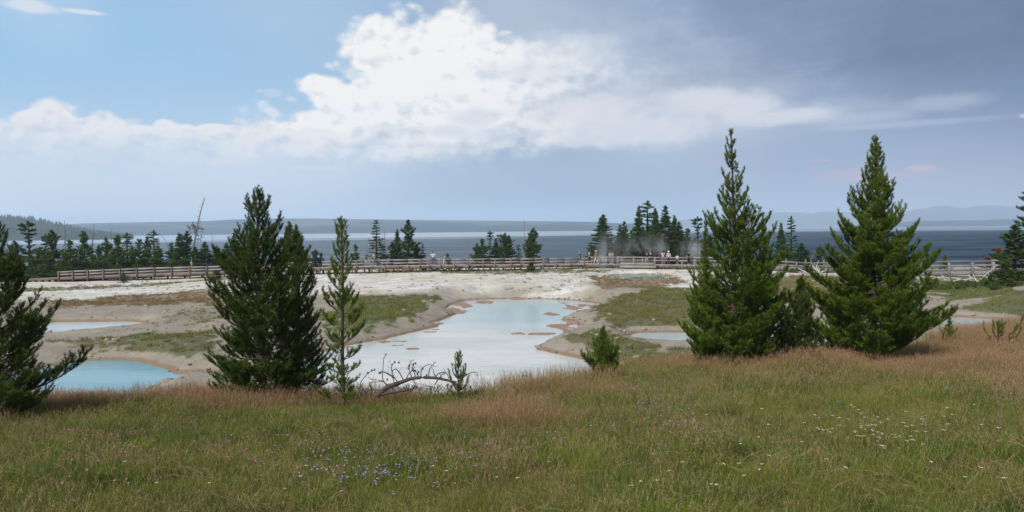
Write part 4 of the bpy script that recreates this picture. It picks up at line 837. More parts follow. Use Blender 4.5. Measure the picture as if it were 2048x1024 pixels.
# ------------------------------------------------------------------ dead snags
SNG = 'dead snags on the lake shore'
def snag(label, pts2, D, r0, stubs=6, seed=1, tuft=None, fine=False):
    rs = np.random.RandomState(seed); P = np.array([pt(px, py, D) for px, py in pts2]); g = gz(P[0][0], P[0][1]); P[0][2] = g; o = empty('dead_snag', P[0]); tag(o, label, 'dead tree', SNG)
    b = Buf(); Q = P - P[0]; n = 10; s = np.linspace(0, 1, n); acc_ = np.concatenate([[0], np.cumsum(np.linalg.norm(np.diff(Q, axis=0), axis=1))]); acc_ /= acc_[-1]
    C = np.stack([np.interp(s, acc_, Q[:, k]) for k in range(3)], 1); C[0, 2] -= .3; b.tube(C, r0 * (1 - .85 * s) + .012, 6); b.build('trunk', M_GREY, o)
    if stubs:
        b = Buf()
        for _ in range(stubs):
            t = rs.uniform(.3, .98); p = np.array([np.interp(t, s, C[:, k]) for k in range(3)]); a = rs.rand() * 6.28; l = rs.uniform(.2, .9) * (1.15 - t) + .15; e = rs.uniform(-.5, .3)
            mid = p + l * .5 * np.array([math.cos(a), math.sin(a), e + .1]); end = mid + l * .5 * np.array([math.cos(a), math.sin(a), e - .5]); b.tube([p, mid, end], [.022, .016, .01], 3)
            if fine:
                for _q in range(3): e2 = end + rs.normal(size=3) * .15; b.tube([mid, e2], [.012, .008], 3)
        b.build('branches', M_GREY, o)
    if tuft:
        segs = []
        for (px, py, rad) in tuft:
            c = pt(px, py, D) - P[0]
            for _ in range(int(26 * rad)):
                d = nrm(rs.normal(size=3)); p = c + d * rad * rs.uniform(0, 1) * np.array([1, 1, .75]); segs.append((p, p + nrm(d + [0, 0, .4]) * .3, rs.rand(), 1.3))
        c_ = Buf(); needles(c_, segs, rs, 26, .2, .08, (.4, 1.2)); c_.build('foliage_tuft', M_N['far'], o)
    return o
snag('leaning dead trunk with one dark tuft of needles and wispy bare branches', [(384, 540), (386, 500), (397, 440), (409, 395)], 103, .17, 34, 1, [(392, 460, 1.0), (384, 455, .6), (399, 476, .5)], True)
snag('tall straight bare snag, leftmost of the shore snags', [(131, 540), (130, 480), (129, 441)], 105, .12, 8, 2)
snag('thick bare snag leaning slightly right, second from the left', [(183, 540), (184, 500), (188, 448)], 104, .14, 7, 3)
snag('thin pale bare pole behind the left tree row', [(222, 540), (222, 500), (222.5, 456)], 106, .07, 0, 4)
snag('thin dead stem leaning steeply left over the lake', [(348, 512), (334, 486), (321, 468)], 104, .06, 3, 5)
snag('short thin snag leaning against the left twin pines', [(122, 520), (126, 500), (129, 482)], 103, .06, 2, 6)
snag('thin bare snag right of the leaning dead trunk', [(424, 530), (424, 500), (425, 470)], 103, .06, 3, 7)
snag('faint bare stem right of the dense dark middle clump near the person in blue', [(734, 530), (734, 500), (735, 482)], 103, .06, 2, 8)
snag('twiggy dead sapling beside the tall narrow ragged spruce', [(769, 530), (769, 490), (769, 458)], 103, .05, 16, 9, None, True)
snag('thin snag with a broken side limb in front of open water', [(936, 530), (936, 505), (932, 474)], 101, .07, 9, 10)
snag('tall thin needle like snag reaching above the far shore', [(1049, 532), (1049, 490), (1048.5, 437)], 101, .075, 3, 11)
snag('thin dead stem behind the pale soft spruce', [(1620, 535), (1622, 520), (1630, 500)], 92, .05, 12, 12, None, True)

# ------------------------------------------------------------------ fallen arched branch
def q2(px, py, D=14.15): return pt(700 + px / 7.314, 690 + py / 7.314, D)
br = empty('fallen_branch', q2(480, 730)); tag(br, 'grey brown fallen branch arching over the meadow edge with curled bare twigs', 'branch'); BO = np.array(br.location)
def curve(P, n):
    P = np.array(P); s = np.linspace(0, len(P) - 1, n); i = np.clip(s.astype(int), 0, len(P) - 2); f = (s - i)[:, None]
    P0 = P[np.clip(i - 1, 0, len(P) - 1)]; P1 = P[i]; P2 = P[i + 1]; P3 = P[np.clip(i + 2, 0, len(P) - 1)]
    return 0.5 * (2 * P1 + (P2 - P0) * f + (2 * P0 - 5 * P1 + 4 * P2 - P3) * f ** 2 + (3 * P1 - P0 - 3 * P2 + P3) * f ** 3)
M_FB = plain('fallen_bark', (0.085, 0.068, 0.058), 0.9, 0.45, 25, 0.15, 0.7)
b = Buf(); b.tube(curve([q2(*p) - BO for p in ((400, 745), (450, 700), (560, 612), (700, 562), (800, 525), (900, 492), (1050, 476), (1250, 482), (1400, 510), (1480, 530), (1560, 545))], 30), np.interp(np.linspace(0, 1, 30), [0, .1, .5, 1], [.055, .048, .034, .020]), 8)
b.build('trunk', M_FB, br, True)
b = Buf(); b.tube(curve([q2(*p, D=13.9) - BO for p in ((470, 730), (560, 702), (640, 690), (830, 662), (900, 640), (960, 600))], 18), np.linspace(.03, .012, 18), 6); b.build('limb', M_FB, br, True)
TW = [((545,610),(480,500),(480,380),(495,200),(545,125)), ((250,700),(160,600),(165,530),(230,450),(270,405),(370,360)), ((650,560),(620,470),(560,430),(480,390),(430,405)), ((780,510),(720,400),(660,350),(620,390),(620,450),(660,600)),
 ((620,430),(608,340),(625,280),(660,250)), ((820,500),(860,420),(900,385),(925,290),(960,265)), ((905,480),(870,380),(860,300),(895,240),(940,215)), ((960,470),(935,380),(930,280)), ((1040,460),(1040,380),(1090,310),(1150,290),(1190,290)),
 ((1150,460),(1160,370),(1210,290),(1260,240)), ((1250,470),(1290,420),(1360,400),(1410,410),(1432,450),(1440,500)), ((1640,520),(1680,450),(1780,402),(1860,405),(1860,470)), ((480,690),(430,660),(300,655),(250,680),(200,745)), ((330,655),(285,580),(315,545),(420,540),(520,530)),
 ((1240,580),(1290,510),(1350,430),(1420,420)), ((920,520),(960,570),(970,610)), ((700,545),(640,470),(560,420),(500,390)), ((1260,470),(1230,420),(1215,360)), ((1010,470),(990,430),(980,400)), ((560,600),(520,560),(440,520),(300,500),(270,460)), ((1340,500),(1330,450),(1350,430)), ((640,690),(600,600),(560,560)), ((240,690),(150,640),(145,580))]
rs = np.random.RandomState(3)
for i, tw_ in enumerate(TW):
    dd = rs.uniform(-.35, .35); P = np.array([q2(p[0], p[1], 14.15 + dd * (k / (len(tw_) - 1))) for k, p in enumerate(tw_)]) - BO
    b = Buf(); C = curve(P, 14); b.tube(C, np.linspace(.011, .0045, 14), 5)
    for _ in range(4):
        k = rs.randint(3, 13); d = nrm(rs.normal(size=3) + [0, 0, .3]); l = rs.uniform(.03, .12); b.tube([C[k], C[k] + d * l * .6, C[k] + d * l + np.array([0, 0, .02])], [.005, .004, .003], 3)
    b.build('twig', M_FB, br)
b = Buf()
for _ in range(90):
    x_ = rs.uniform(560, 1500); p = q2(x_, rs.uniform(560, 640), 14.15 + rs.uniform(-.3, .3)) - BO; d = nrm(np.array([rs.normal() * .8, rs.normal() * .5, -.8])); l = rs.uniform(.06, .22)
    b.tube([p, p + d * l * .5, p + d * l + rs.normal(size=3) * .02], [.006, .005, .003], 3)
b.build('fine_twigs', M_FB, br)
M_CONE = plain('pine_cones', (0.07, 0.055, 0.05), .9, .4, 60, .1, .6)
for (cx, cy) in ((320,370),(360,362),(430,410),(452,400),(262,408),(655,250),(715,257),(870,300),(860,340),(930,280),(962,266),(915,366),(940,376),(962,380),(1000,390),(985,422),(1062,345),(1695,428),(545,505),(630,455),(1120,440)):
    b = Buf(); b.blob(q2(cx, cy, 14.15 + rs.uniform(-.1, .1)) - BO, (.017, .017, .024), 7, 6, jit=.3); b.build('pine_cone', M_CONE, br, True)
# bleached driftwood and low shrubs on the right hand slope
DG = 'bleached fallen branches by the weathered rails'
for k, (px, py, D, l, lab) in enumerate(((1955, 563, 66, 2.4, 'bleached forked branch in the shrubs below the weathered rails'), (1905, 556, 69, 1.8, 'thin bleached branch below the left weathered rail posts'), (1990, 560, 64, 1.6, 'pale driftwood piece at the foot of the right edge spruce'),
                             (1640, 545, 80, 2.0, 'bleached fallen branch under the small cone pine'), (1615, 548, 80, 1.6, 'bleached branch under the pale soft spruce'), (2020, 548, 62, 1.2, 'short white stick beside the right edge spruce'))):
    p = pt(px, py, D); g = gz(p[0], p[1]); o = Buf(); r2_ = np.random.RandomState(k + 40); c = np.array([0, 0, .1])
    for _ in range(7):
        d = nrm(np.array([r2_.normal(), r2_.normal() * .5, abs(r2_.normal()) * .45])); L = l * r2_.uniform(.4, 1); m_ = c + d * L * .5; o.tube([c, m_, m_ + nrm(d + r2_.normal(size=3) * .4) * L * .5], [.07, .045, .02], 5)
    ob = o.build('driftwood', plain('bleached_wood', (.55, .52, .49), .85, .25, 5), None); ob.location = (p[0], p[1], g); tag(ob, lab, 'driftwood', DG)
def shrub(label, px, py, D, w, h_, mt, seed, group):
    p = pt(px, py, D); g = gz(p[0], p[1]); rs = np.random.RandomState(seed); segs = []; st = Buf(); W = w / F * D / 2; Hh = h_ / F * D
    for _ in range(int(60 * W) + 30):
        a = rs.rand() * 6.28; r_ = W * math.sqrt(rs.rand()); t = np.array([r_ * math.cos(a), r_ * .7 * math.sin(a), 0]); top = t * 1.05 + np.array([0, 0, Hh * (1.05 - (r_ / W) ** 2 * .8) * rs.uniform(.6, 1.1)])
        st.tube([t * .4, t * .8 + top * [0, 0, .5], top], [.02, .014, .008], 3); segs.append((top * [1, 1, .35], top, rs.rand(), 1.1))
    c = Buf(); needles(c, segs, rs, 42 if D > 40 else 90, .14 if D > 40 else .06, .055 if D > 40 else .014, (.3, 1.2)); o = empty('shrub', (p[0], p[1], g)); tag(o, label, 'shrub', group); st.build('stems', M_TWIG, o); c.build('foliage', M_N[mt], o)
HG = 'low shrubs on the right hand slope'
for k, a in enumerate(((1872, 575, 64, 50, 14, 'low dark shrub at the left of the shrub belt below the weathered rails'), (1905, 582, 62, 60, 13, 'wide green shrub below the second weathered post'), (1940, 585, 61, 56, 15, 'low juniper like shrub in the middle of the belt'),
                       (1972, 578, 61, 40, 18, 'taller green shrub left of the right edge spruce'), (1925, 568, 66, 60, 10, 'thin scrub right under the weathered rails'), (1860, 560, 68, 40, 12, 'shrub touching the broad bushy near pine'),
                       (1600, 550, 82, 60, 10, 'low shrub belt piece left, between the near pines'), (1650, 552, 81, 60, 10, 'low shrub belt piece right, between the near pines'), (1990, 600, 57, 26, 14, 'small bright shrub on the grass below the right edge spruce'))):
    shrub(a[5], *a[:5], 'farlit' if k % 2 else 'far', 50 + k, HG)
TG = 'small tufts on the pale crust'

# ------------------------------------------------------------------ grass
def scatter(name, protos, P, rot, scl, idx, tint, label):
    coll = bpy.data.collections.new(name + '_tufts')
    for i, (bf, ms) in enumerate(protos):
        me = bf.mesh('tuft'); [me.materials.append(q) for q in ms[:1]]
        if len(ms) > 1:
            me.materials.append(ms[1]); tn = np.zeros(len(me.attributes['tone'].data)); me.attributes['tone'].data.foreach_get('value', tn)
            mi = np.zeros(len(me.polygons), np.int32); ls = np.zeros(len(me.polygons), np.int32); me.polygons.foreach_get('loop_start', ls); vi = np.zeros(len(me.loops), np.int32); me.loops.foreach_get('vertex_index', vi)
            mi[tn[vi[ls]] > 1.5] = 1; me.polygons.foreach_set('material_index', mi)
        o = bpy.data.objects.new('tuft%02d' % i, me); coll.objects.link(o)
    me = bpy.data.meshes.new(name); me.vertices.add(len(P)); me.vertices.foreach_set('co', P.astype(np.float32).ravel())
    for nm, ty, v in (('rot', 'FLOAT_VECTOR', rot), ('scl', 'FLOAT', scl), ('idx', 'INT', idx), ('tint', 'FLOAT', tint)):
        a = me.attributes.new(nm, ty, 'POINT'); a.data.foreach_set('vector' if ty == 'FLOAT_VECTOR' else 'value', np.asarray(v, np.int32 if ty == 'INT' else np.float32).ravel())
    o = link(bpy.data.objects.new(name, me)); ng = bpy.data.node_groups.new(name, 'GeometryNodeTree')
    ng.interface.new_socket('Geometry', in_out='INPUT', socket_type='NodeSocketGeometry'); ng.interface.new_socket('Geometry', in_out='OUTPUT', socket_type='NodeSocketGeometry')
    gi, go = ng.nodes.new('NodeGroupInput'), ng.nodes.new('NodeGroupOutput'); ip = ng.nodes.new('GeometryNodeInstanceOnPoints'); ci = ng.nodes.new('GeometryNodeCollectionInfo')
    ci.inputs['Collection'].default_value = coll; ci.inputs['Separate Children'].default_value = True; ci.inputs['Reset Children'].default_value = True; ip.inputs['Pick Instance'].default_value = True
    def na(nm, ty):
        n = ng.nodes.new('GeometryNodeInputNamedAttribute'); n.data_type = ty; n.inputs['Name'].default_value = nm; return n.outputs['Attribute']
    L = ng.links.new; L(gi.outputs[0], ip.inputs['Points']); L(ci.outputs[0], ip.inputs['Instance']); L(na('idx', 'INT'), ip.inputs['Instance Index'])
    L(na('rot', 'FLOAT_VECTOR'), ip.inputs['Rotation']); L(na('scl', 'FLOAT'), ip.inputs['Scale']); L(ip.outputs[0], go.inputs[0])
    md = o.modifiers.new('scatter', 'NODES'); md.node_group = ng; tag(o, label, None, None, 'stuff'); return o
def grass_mat(name, g0, g1, r0, r1, trans=0.3):
    m, nt, bs = mat(name); t = attr(nt, 'tone', True); ti = attr(nt, 'tint', True, 'INSTANCER'); P_ = pos(nt); n = noise(nt, P_, 0.8, 4, 0.6); n2 = noise(nt, P_, 0.23, 3, 0.6)
    a = mixc(nt, (t * 0.7 + (n - 0.5) * 1.2 + 0.15).clamp(), g0, g1); a = mixc(nt, (n2.smooth(0.48, 0.66) * 0.5), a, (0.17, 0.15, 0.055)); n5 = noise(nt, P_, 0.5, 3, 0.6); a = mixc(nt, n5.smooth(0.50, 0.60) * 0.6, a, (0.085, 0.155, 0.018))
    n6 = noise(nt, P_, 1.6, 3, 0.6); a = mixc(nt, n6.smooth(0.54, 0.62) * 0.55, a, (0.03, 0.055, 0.012))
    a = mixc(nt, t.smooth(0.80, 0.92), a, (0.40, 0.33, 0.16))
    r = mixc(nt, (t * 0.9 + (n - 0.5) * 0.8 + 0.05).clamp(), r0, r1)
    col = mixc(nt, (ti + (t - 0.5) * 0.5).smooth(0.25, 0.8), a, r)
    setc(nt, bs, col, 0.6, 0.2); tr = nt.nodes.new('ShaderNodeBsdfTranslucent'); nt.links.new(col, tr.inputs[0]); mx = nt.nodes.new('ShaderNodeMixShader'); mx.inputs[0].default_value = trans
    nt.links.new(bs.outputs[0], mx.inputs[1]); nt.links.new(tr.outputs[0], mx.inputs[2]); nt.links.new(mx.outputs[0], nt.nodes['Material Output'].inputs['Surface']); return m
M_GR = grass_mat('grass_blades', (0.060, 0.105, 0.010), (0.29, 0.335, 0.050), (0.17, 0.10, 0.04), (0.42, 0.30, 0.14))
M_SD = grass_mat('grass_seed_heads', (0.30, 0.26, 0.11), (0.48, 0.41, 0.20), (0.27, 0.14, 0.08), (0.47, 0.29, 0.175), 0.35)
rs = np.random.RandomState(17)
def blades(b, n, rad, hmin, hmax, w, bend, tone_off=0.0, seg=3):
    a = rs.rand(n) * 6.283; r = rad * np.sqrt(rs.rand(n)); H = rs.uniform(hmin, hmax, n); dirn = rs.rand(n) * 6.283; be = bend * rs.uniform(0.2, 1.2, n) * H
    fa = rs.rand(n) * 3.14; o = np.stack([r * np.cos(a), r * np.sin(a), np.full(n, -0.02)], 1); sx = np.stack([np.cos(fa), np.sin(fa), 0 * fa], 1) * w * rs.uniform(0.6, 1.3, n)[:, None]; V_ = []
    for k in range(seg + 1):
        t = k / seg; c = o + np.stack([np.cos(dirn) * be * t ** 2, np.sin(dirn) * be * t ** 2, H * t * (1 - 0.18 * t * be / H)], 1); ww = (1 - t) ** 0.6
        if k < seg: V_ += [c - sx * ww / 2, c + sx * ww / 2]
        else: V_ += [c]
    V_ = np.stack(V_, 1); m = V_.shape[1]; base_ = np.arange(n)[:, None] * m
    q = np.concatenate([base_ + np.array([[2 * k, 2 * k + 1, 2 * k + 3, 2 * k + 2]]) for k in range(seg - 1)]); t_ = base_ + np.array([[2 * seg - 2, 2 * seg - 1, 2 * seg]])
    b.add(V_.reshape(-1, 3), tris=t_, quads=q, attr=np.repeat(np.clip(rs.rand(n) + tone_off, 0, 1), m))
def stems(b, n, rad, hmin, hmax, plume=0.075, pw=0.008):
    for _ in range(n):
        a, r, H, dr = rs.rand() * 6.28, rad * math.sqrt(rs.rand()), rs.uniform(hmin, hmax), rs.rand() * 6.28; be = H * rs.uniform(.02, .28); o = np.array([r * math.cos(a), r * math.sin(a), 0]); d = np.array([math.cos(dr), math.sin(dr), 0])
        C = [o + d * be * t * t + np.array([0, 0, H * t]) for t in (0, .35, .7, 1)]; s_ = np.array([-math.sin(dr + 1), math.cos(dr + 1), 0]) * 0.0014
        V_ = []; [V_.extend([c - s_, c + s_]) for c in C]; b.add(V_, quads=[[0, 1, 3, 2], [2, 3, 5, 4], [4, 5, 7, 6]], attr=0.5 * rs.rand() + .3)
        ax = nrm(C[3] - C[2]); V_, T = [], []
        for k in range(9):
            t = k / 9; c = C[3] + ax * plume * (t - .35); dd = nrm(rs.normal(size=3) * [1, 1, .3] + ax * 1.2); l = pw * (1.2 - abs(t - .4)) * 1.6; s3 = np.cross(dd, rs.normal(size=3)); s3 = nrm(s3) * 0.0022
            V_ += [c - s3, c + s3, c + dd * l]; T.append([3 * k, 3 * k + 1, 3 * k + 2])
        b.add(V_, tris=T, attr=2.0 + rs.rand() * 0.8)
protos = []
for k in range(4): b = Buf(); blades(b, 110, 0.16, 0.05, 0.17, 0.0045, 0.65); protos.append((b, (M_GR, M_SD)))                       # 0-3 short green
for k in range(3): b = Buf(); blades(b, 75, 0.15, 0.08, 0.22, 0.0045, 0.5, 0.1); stems(b, 6, 0.15, 0.15, 0.28); protos.append((b, (M_GR, M_SD)))   # 4-6 taller with a few heads
for k in range(3): b = Buf(); blades(b, 60, 0.16, 0.07, 0.19, 0.0042, 0.4, 0.1); stems(b, 22, 0.17, 0.14, 0.30); protos.append((b, (M_GR, M_SD)))    # 7-9 dense seed heads
for k in range(2): b = Buf(); blades(b, 50, 0.10, 0.05, 0.16, 0.011, 0.9, -0.2); protos.append((b, (M_GR, M_SD)))                                # 10-11 broad dark leaves
for k in range(2): b = Buf(); blades(b, 44, 0.28, 0.10, 0.30, 0.022, 0.5); protos.append((b, (M_GR, M_SD)))                                      # 12-13 coarse tufts for the basin
b = Buf(); blades(b, 30, 0.16, 0.05, 0.16, 0.0045, 0.65)
for _ in range(9): a_ = rs.rand() * 6.28; s0 = np.array([rs.normal() * .1, rs.normal() * .1, .03]); d_ = np.array([math.cos(a_), math.sin(a_), rs.uniform(.1, .9)]); b.tube([s0, s0 + d_ * .12, s0 + d_ * .24 + [0, 0, -.03 - .05 * rs.rand()]], [.0022, .002, .0012], 3, 0.98)
protos.append((b, (M_GR, M_SD)))     # 14 bent dead straw
N = 50000
Dg = 2.6 + 25.5 * rs.rand(N) ** 1.05; ug = rs.uniform(-330, 2380, N); xg = (ug - 1024) / F * Dg; hh, u_, D_, vh_, sd_, _m = height(xg, Dg, True)
keep = (vh_ > 0.45) & (sd_ > 0.2); keep &= ~((Dg > tab(ug, CU, CD) + 5.5) & (ug < 1150)); xg, Dg, hh, ug = xg[keep], Dg[keep], hh[keep], ug[keep]; n = len(xg)
red = redness(xg, Dg, hh); pat = fbm(xg / 1.1, Dg / 1.1, 91, 3); bar_ = fbm(xg / 0.8, Dg / 0.8, 93, 2)
pr = np.clip(red * 1.2 - 0.30, 0, 1); q = rs.rand(n); idx = np.where(q < pr, rs.randint(7, 10, n), np.where(q < pr + 0.20 + 0.38 * sst(Dg, 8, 12) * sst(ug, 900, 1300), rs.randint(4, 7, n), np.where(q > 0.93, 14, np.where((pat > 0.58) | (q > 0.88), rs.randint(10, 12, n), rs.randint(0, 4, n)))))
scl = rs.uniform(0.75, 1.2, n) * (0.42 + 1.15 * pat) * (0.85 + 0.02 * Dg)
rot = np.stack([rs.normal(size=n) * .12, rs.normal(size=n) * .12, rs.rand(n) * 6.28], 1); tint = np.clip(red * .95 - .08 + rs.normal(size=n) * 0.16 + (bar_ - .5) * 0.5, 0, 1)
GP = [np.stack([xg, Dg, hh], 1)]; GR = [rot]; GS = [scl]; GI = [idx]; GT = [tint]
N = 60000; xb = rs.uniform(-62, 62, N); yb = rs.uniform(24, 96, N); hb, ub, Db_, vhb, sdb, _m = height(xb, yb, True); vb, rb = veg(xb, yb, ub, Db_); vb = np.maximum(vb, (ub > 1150) * (vhb > .3) * 1.0) * sst(sdb, .3, 1.2)
keep = (rs.rand(N) < vb ** 1.5 * 0.9) & (sdb > .3) & (np.abs(ub - 1024) < 1150); xb, yb, hb, rb = xb[keep], yb[keep], hb[keep], rb[keep]; n2 = len(xb)
GP.append(np.stack([xb, yb, hb], 1)); GR.append(np.stack([rs.normal(size=n2) * .1, rs.normal(size=n2) * .1, rs.rand(n2) * 6.28], 1)); GS.append(rs.uniform(.35, 1.0, n2) * (0.6 + .8 * fbm(xb / 3, yb / 3, 95))); GI.append(rs.randint(12, 14, n2)); GT.append(np.clip(rb * 0.9 + rs.normal(size=n2) * .2, 0, 1))
# lone tufts on bare crust
N = 1500; xb = rs.uniform(-60, 60, N); yb = rs.uniform(30, 98, N); hb, ub, Db_, vhb, sdb, _m = height(xb, yb, True); keep = (fbm(xb / 5, yb / 5, 97) > .52) & (sdb > .9); xb, yb, hb = xb[keep], yb[keep], hb[keep]; n3 = len(xb)
GP.append(np.stack([xb, yb, hb], 1)); GR.append(np.stack([rs.normal(size=n3) * .1, rs.normal(size=n3) * .1, rs.rand(n3) * 6.28], 1)); GS.append(rs.uniform(.25, .75, n3)); GI.append(rs.randint(12, 14, n3)); GT.append(rs.uniform(.1, .7, n3))
scatter('grass', protos, np.concatenate(GP), np.concatenate(GR), np.concatenate(GS), np.concatenate(GI), np.concatenate(GT), 'green and reddish meadow grass covering the near slope and patches of the basin')

# ------------------------------------------------------------------ loose stones on the crust and banks
M_ST = plain('loose_stones', (0.30, 0.265, 0.22), .9, .5, 3, .15); sprot = []
for k in range(4): b = Buf(); b.blob((k + .3, 0, 0), (.10, .075, .05), 7, 6, jit=.5); b.v[0] = b.v[0] - [k + .3, 0, 0]; sprot.append((b, (M_ST,)))
N = 9000; xb = rs.uniform(-60, 60, N); yb = rs.uniform(29, 100, N); hb, ub, Db_, vhb, sdb, mb = height(xb, yb, True); dn = fbm(xb / 4, yb / 4, 99, 3)
keep = (sdb > -.1) & (vhb < .3) & (rs.rand(N) < sst(dn, .45, .7) * 1.1 + .12 * (sdb < 2.5)); xb, yb, hb = xb[keep], yb[keep], hb[keep]; n4_ = len(xb)
scatter('stones', sprot, np.stack([xb, yb, hb + .01], 1), np.stack([rs.normal(size=n4_) * .2, rs.normal(size=n4_) * .2, rs.rand(n4_) * 6.28], 1), .5 + 1.9 * rs.rand(n4_) ** 4, rs.randint(0, 4, n4_), rs.rand(n4_), 'small loose stones scattered over the pale crust and the pool banks')

M_SC = plain('dark_shore_crust', (0.12, 0.085, 0.055), .9, .5, 3, .15); cprot = [(q[0], (M_SC,)) for q in sprot]
N = 26000; xb = rs.uniform(-50, 50, N); yb = rs.uniform(29, 100, N); hb, ub, Db_, vhb, sdb, mb = height(xb, yb, True); dn = fbm(xb / 2.2, yb / 2.2, 88, 3)
keep = (sdb > -.15) & (sdb < .55) & (vhb < .3) & (dn > .53); xb, yb, hb = xb[keep], yb[keep], hb[keep]; n5_ = len(xb)
scatter('shore_crust', cprot, np.stack([xb, yb, hb], 1), np.stack([rs.normal(size=n5_) * .1, rs.normal(size=n5_) * .1, rs.rand(n5_) * 6.28], 1), rs.uniform(.3, 1.1, n5_), rs.randint(0, 4, n5_), rs.rand(n5_), 'dark lumpy crust broken along the pool shores')

# ------------------------------------------------------------------ wildflowers
def on_ground(px, py):
    d = ray(px, py); Ds = np.geomspace(3, 60, 160); P = np.array([0, 0, EYE]) + d[None] * (Ds / d[1])[:, None]; g = height(P[:, 0], P[:, 1]); k = np.argmax(P[:, 2] < g); return np.array([P[k, 0], P[k, 1], g[k]])
FLW = {'blue': [(740, 955, 90, 35, 34), (700, 985, 70, 22, 22), (650, 935, 50, 20, 12), (800, 975, 60, 20, 20), (1335, 838, 45, 26, 60), (1300, 800, 60, 24, 40), (1255, 786, 60, 10, 30), (1300, 752, 70, 7, 26), (1410, 820, 30, 20, 16), (1190, 905, 90, 26, 16), (1420, 890, 40, 30, 12), (2030, 826, 26, 14, 24), (1930, 802, 45, 6, 12), (1060, 895, 200, 60, 14), (1800, 870, 200, 40, 12), (700, 900, 300, 60, 10), (930, 972, 20, 30, 8), (1380, 770, 60, 10, 10), (60, 820, 60, 8, 14)],
 'pink': [(230, 892, 60, 14, 11), (640, 935, 60, 22, 15), (400, 960, 200, 30, 10), (660, 965, 60, 20, 10), (1118, 899, 16, 4, 5), (950, 940, 70, 14, 5), (560, 905, 60, 24, 10), (350, 860, 150, 20, 8), (210, 1000, 100, 14, 3), (740, 890, 60, 12, 6)],
 'white': [(1730, 884, 60, 16, 40), (1790, 905, 60, 12, 34), (1650, 802, 30, 10, 6), (1500, 925, 120, 30, 12), (690, 985, 100, 24, 8), (178, 965, 14, 5, 3), (140, 912, 14, 5, 3), (600, 1015, 60, 10, 3), (1200, 970, 200, 30, 8), (1640, 850, 60, 14, 6), (1640, 1000, 200, 20, 14), (1380, 1000, 100, 20, 10), (1830, 850, 120, 30, 10)],
 'yellow': [(235, 926, 34, 10, 34), (275, 920, 14, 8, 10), (20, 890, 40, 30, 12), (90, 850, 60, 20, 6)]}
M_STEM = plain('flower_stems', (0.07, 0.11, 0.03), .8)
FC = {'blue': (0.33, 0.33, 0.62), 'pink': (0.42, 0.16, 0.30), 'white': (0.50, 0.49, 0.42), 'yellow': (0.62, 0.52, 0.06)}
for cname, cl in FLW.items():
    b = Buf(); sb = Buf(); m = plain(cname + '_petals', FC[cname], .7, .25, 30, .2)
    for (px, py, sx, sy, cnt) in cl:
        for _ in range(int(cnt * (.8 if cname == 'white' else 1.3))):
            p = on_ground(px + rs.standard_t(2.2) * sx * 1.0, min(1040, max(py - 3 * sy, py + rs.normal() * sy * .85))); H = rs.uniform(.13, .24); lean = rs.normal(size=2) * .05; top = p + [lean[0], lean[1], H]; sb.tube([p, p + [lean[0] * .4, lean[1] * .4, H * .5], top], .0016, 3, .3)
            if cname == 'pink': b.blob(top, (.012, .012, .012), 6, 5, rs.rand(), .5)
            elif cname == 'white':
                for _k in range(7): b.blob(top + [rs.normal() * .009, rs.normal() * .009, rs.rand() * .004], (.0055, .0055, .0035), 5, 4, .6 + .4 * rs.rand())
            else:
                for _h in range(rs.randint(1, 4) if cname == 'blue' else 1):
                    c = top + [rs.normal() * .018, rs.normal() * .018, -rs.rand() * .05] if _h else top; r_ = .0115 if cname == 'blue' else .009; T, V_ = [], [c]
                    for k in range(5):
                        a = k * 1.2566 + rs.rand() * .3; V_ += [c + [r_ * math.cos(a - .45), r_ * math.sin(a - .45), r_ * .5 * rs.rand()], c + [r_ * math.cos(a + .45), r_ * math.sin(a + .45), r_ * .5 * rs.rand()]]; T.append([0, 2 * k + 1, 2 * k + 2])
                    b.add(V_, tris=T, attr=rs.rand())
    fo = b.build('wildflowers', m); sb.build('stems', M_STEM, fo)
    tag(fo, {'blue': 'scattered small blue violet flowers in the meadow grass', 'pink': 'scattered round pink clover heads in the meadow grass', 'white': 'small flat white flower heads in the meadow grass', 'yellow': 'little yellow flowers low in the left of the meadow'}[cname], None, None, 'stuff')

# ------------------------------------------------------------------ people on the boardwalk
def skin(name, V_, E_, R_, m, parent, sub=1):
    me = bpy.data.meshes.new(name); me.from_pydata([tuple(v) for v in V_], E_, []); o = link(bpy.data.objects.new(name, me), parent); me.materials.append(m)
    md = o.modifiers.new('skin', 'SKIN'); md.use_smooth_shade = True
    sv = me.skin_vertices[0].data if me.skin_vertices else None
    if sv is None: bpy.context.view_layer.objects.active = o; sv = me.skin_vertices[0].data
    for i, r in enumerate(R_): sv[i].radius = (r, r) if not isinstance(r, tuple) else r
    sv[0].use_root = True; s2 = o.modifiers.new('sub', 'SUBSURF'); s2.levels = sub; s2.render_levels = sub
    return o
M_SK = [plain('skin_tone', c, .6, .08, 5, .3) for c in ((0.48, 0.30, 0.22), (0.34, 0.20, 0.13), (0.55, 0.36, 0.27))]
_cm = {}
def cloth(c):
    if c not in _cm: _cm[c] = plain('cloth', c, .9, .12, 9, .1)
    return _cm[c]
ARMS = {'down': lambda s: [(s * .245, .02, 1.12), (s * .25, .09, .86)], 'hips': lambda s: [(s * .40, -.06, 1.13), (s * .20, .07, 1.01)], 'photo': lambda s: [(s * .22, .22, 1.20), (s * .07, .36, 1.46)],
        'folded': lambda s: [(s * .25, .10, 1.10), (s * -.02, .24, 1.14)], 'swing': lambda s: [(s * .22, -.10 * s, 1.13), (s * .21, .14 * s + .05, .90)], 'rail': lambda s: [(s * .24, .20, 1.15), (s * .16, .42, 1.03)], 'push': lambda s: [(s * .22, .12, 1.12), (s * .18, .38, 1.05)]}
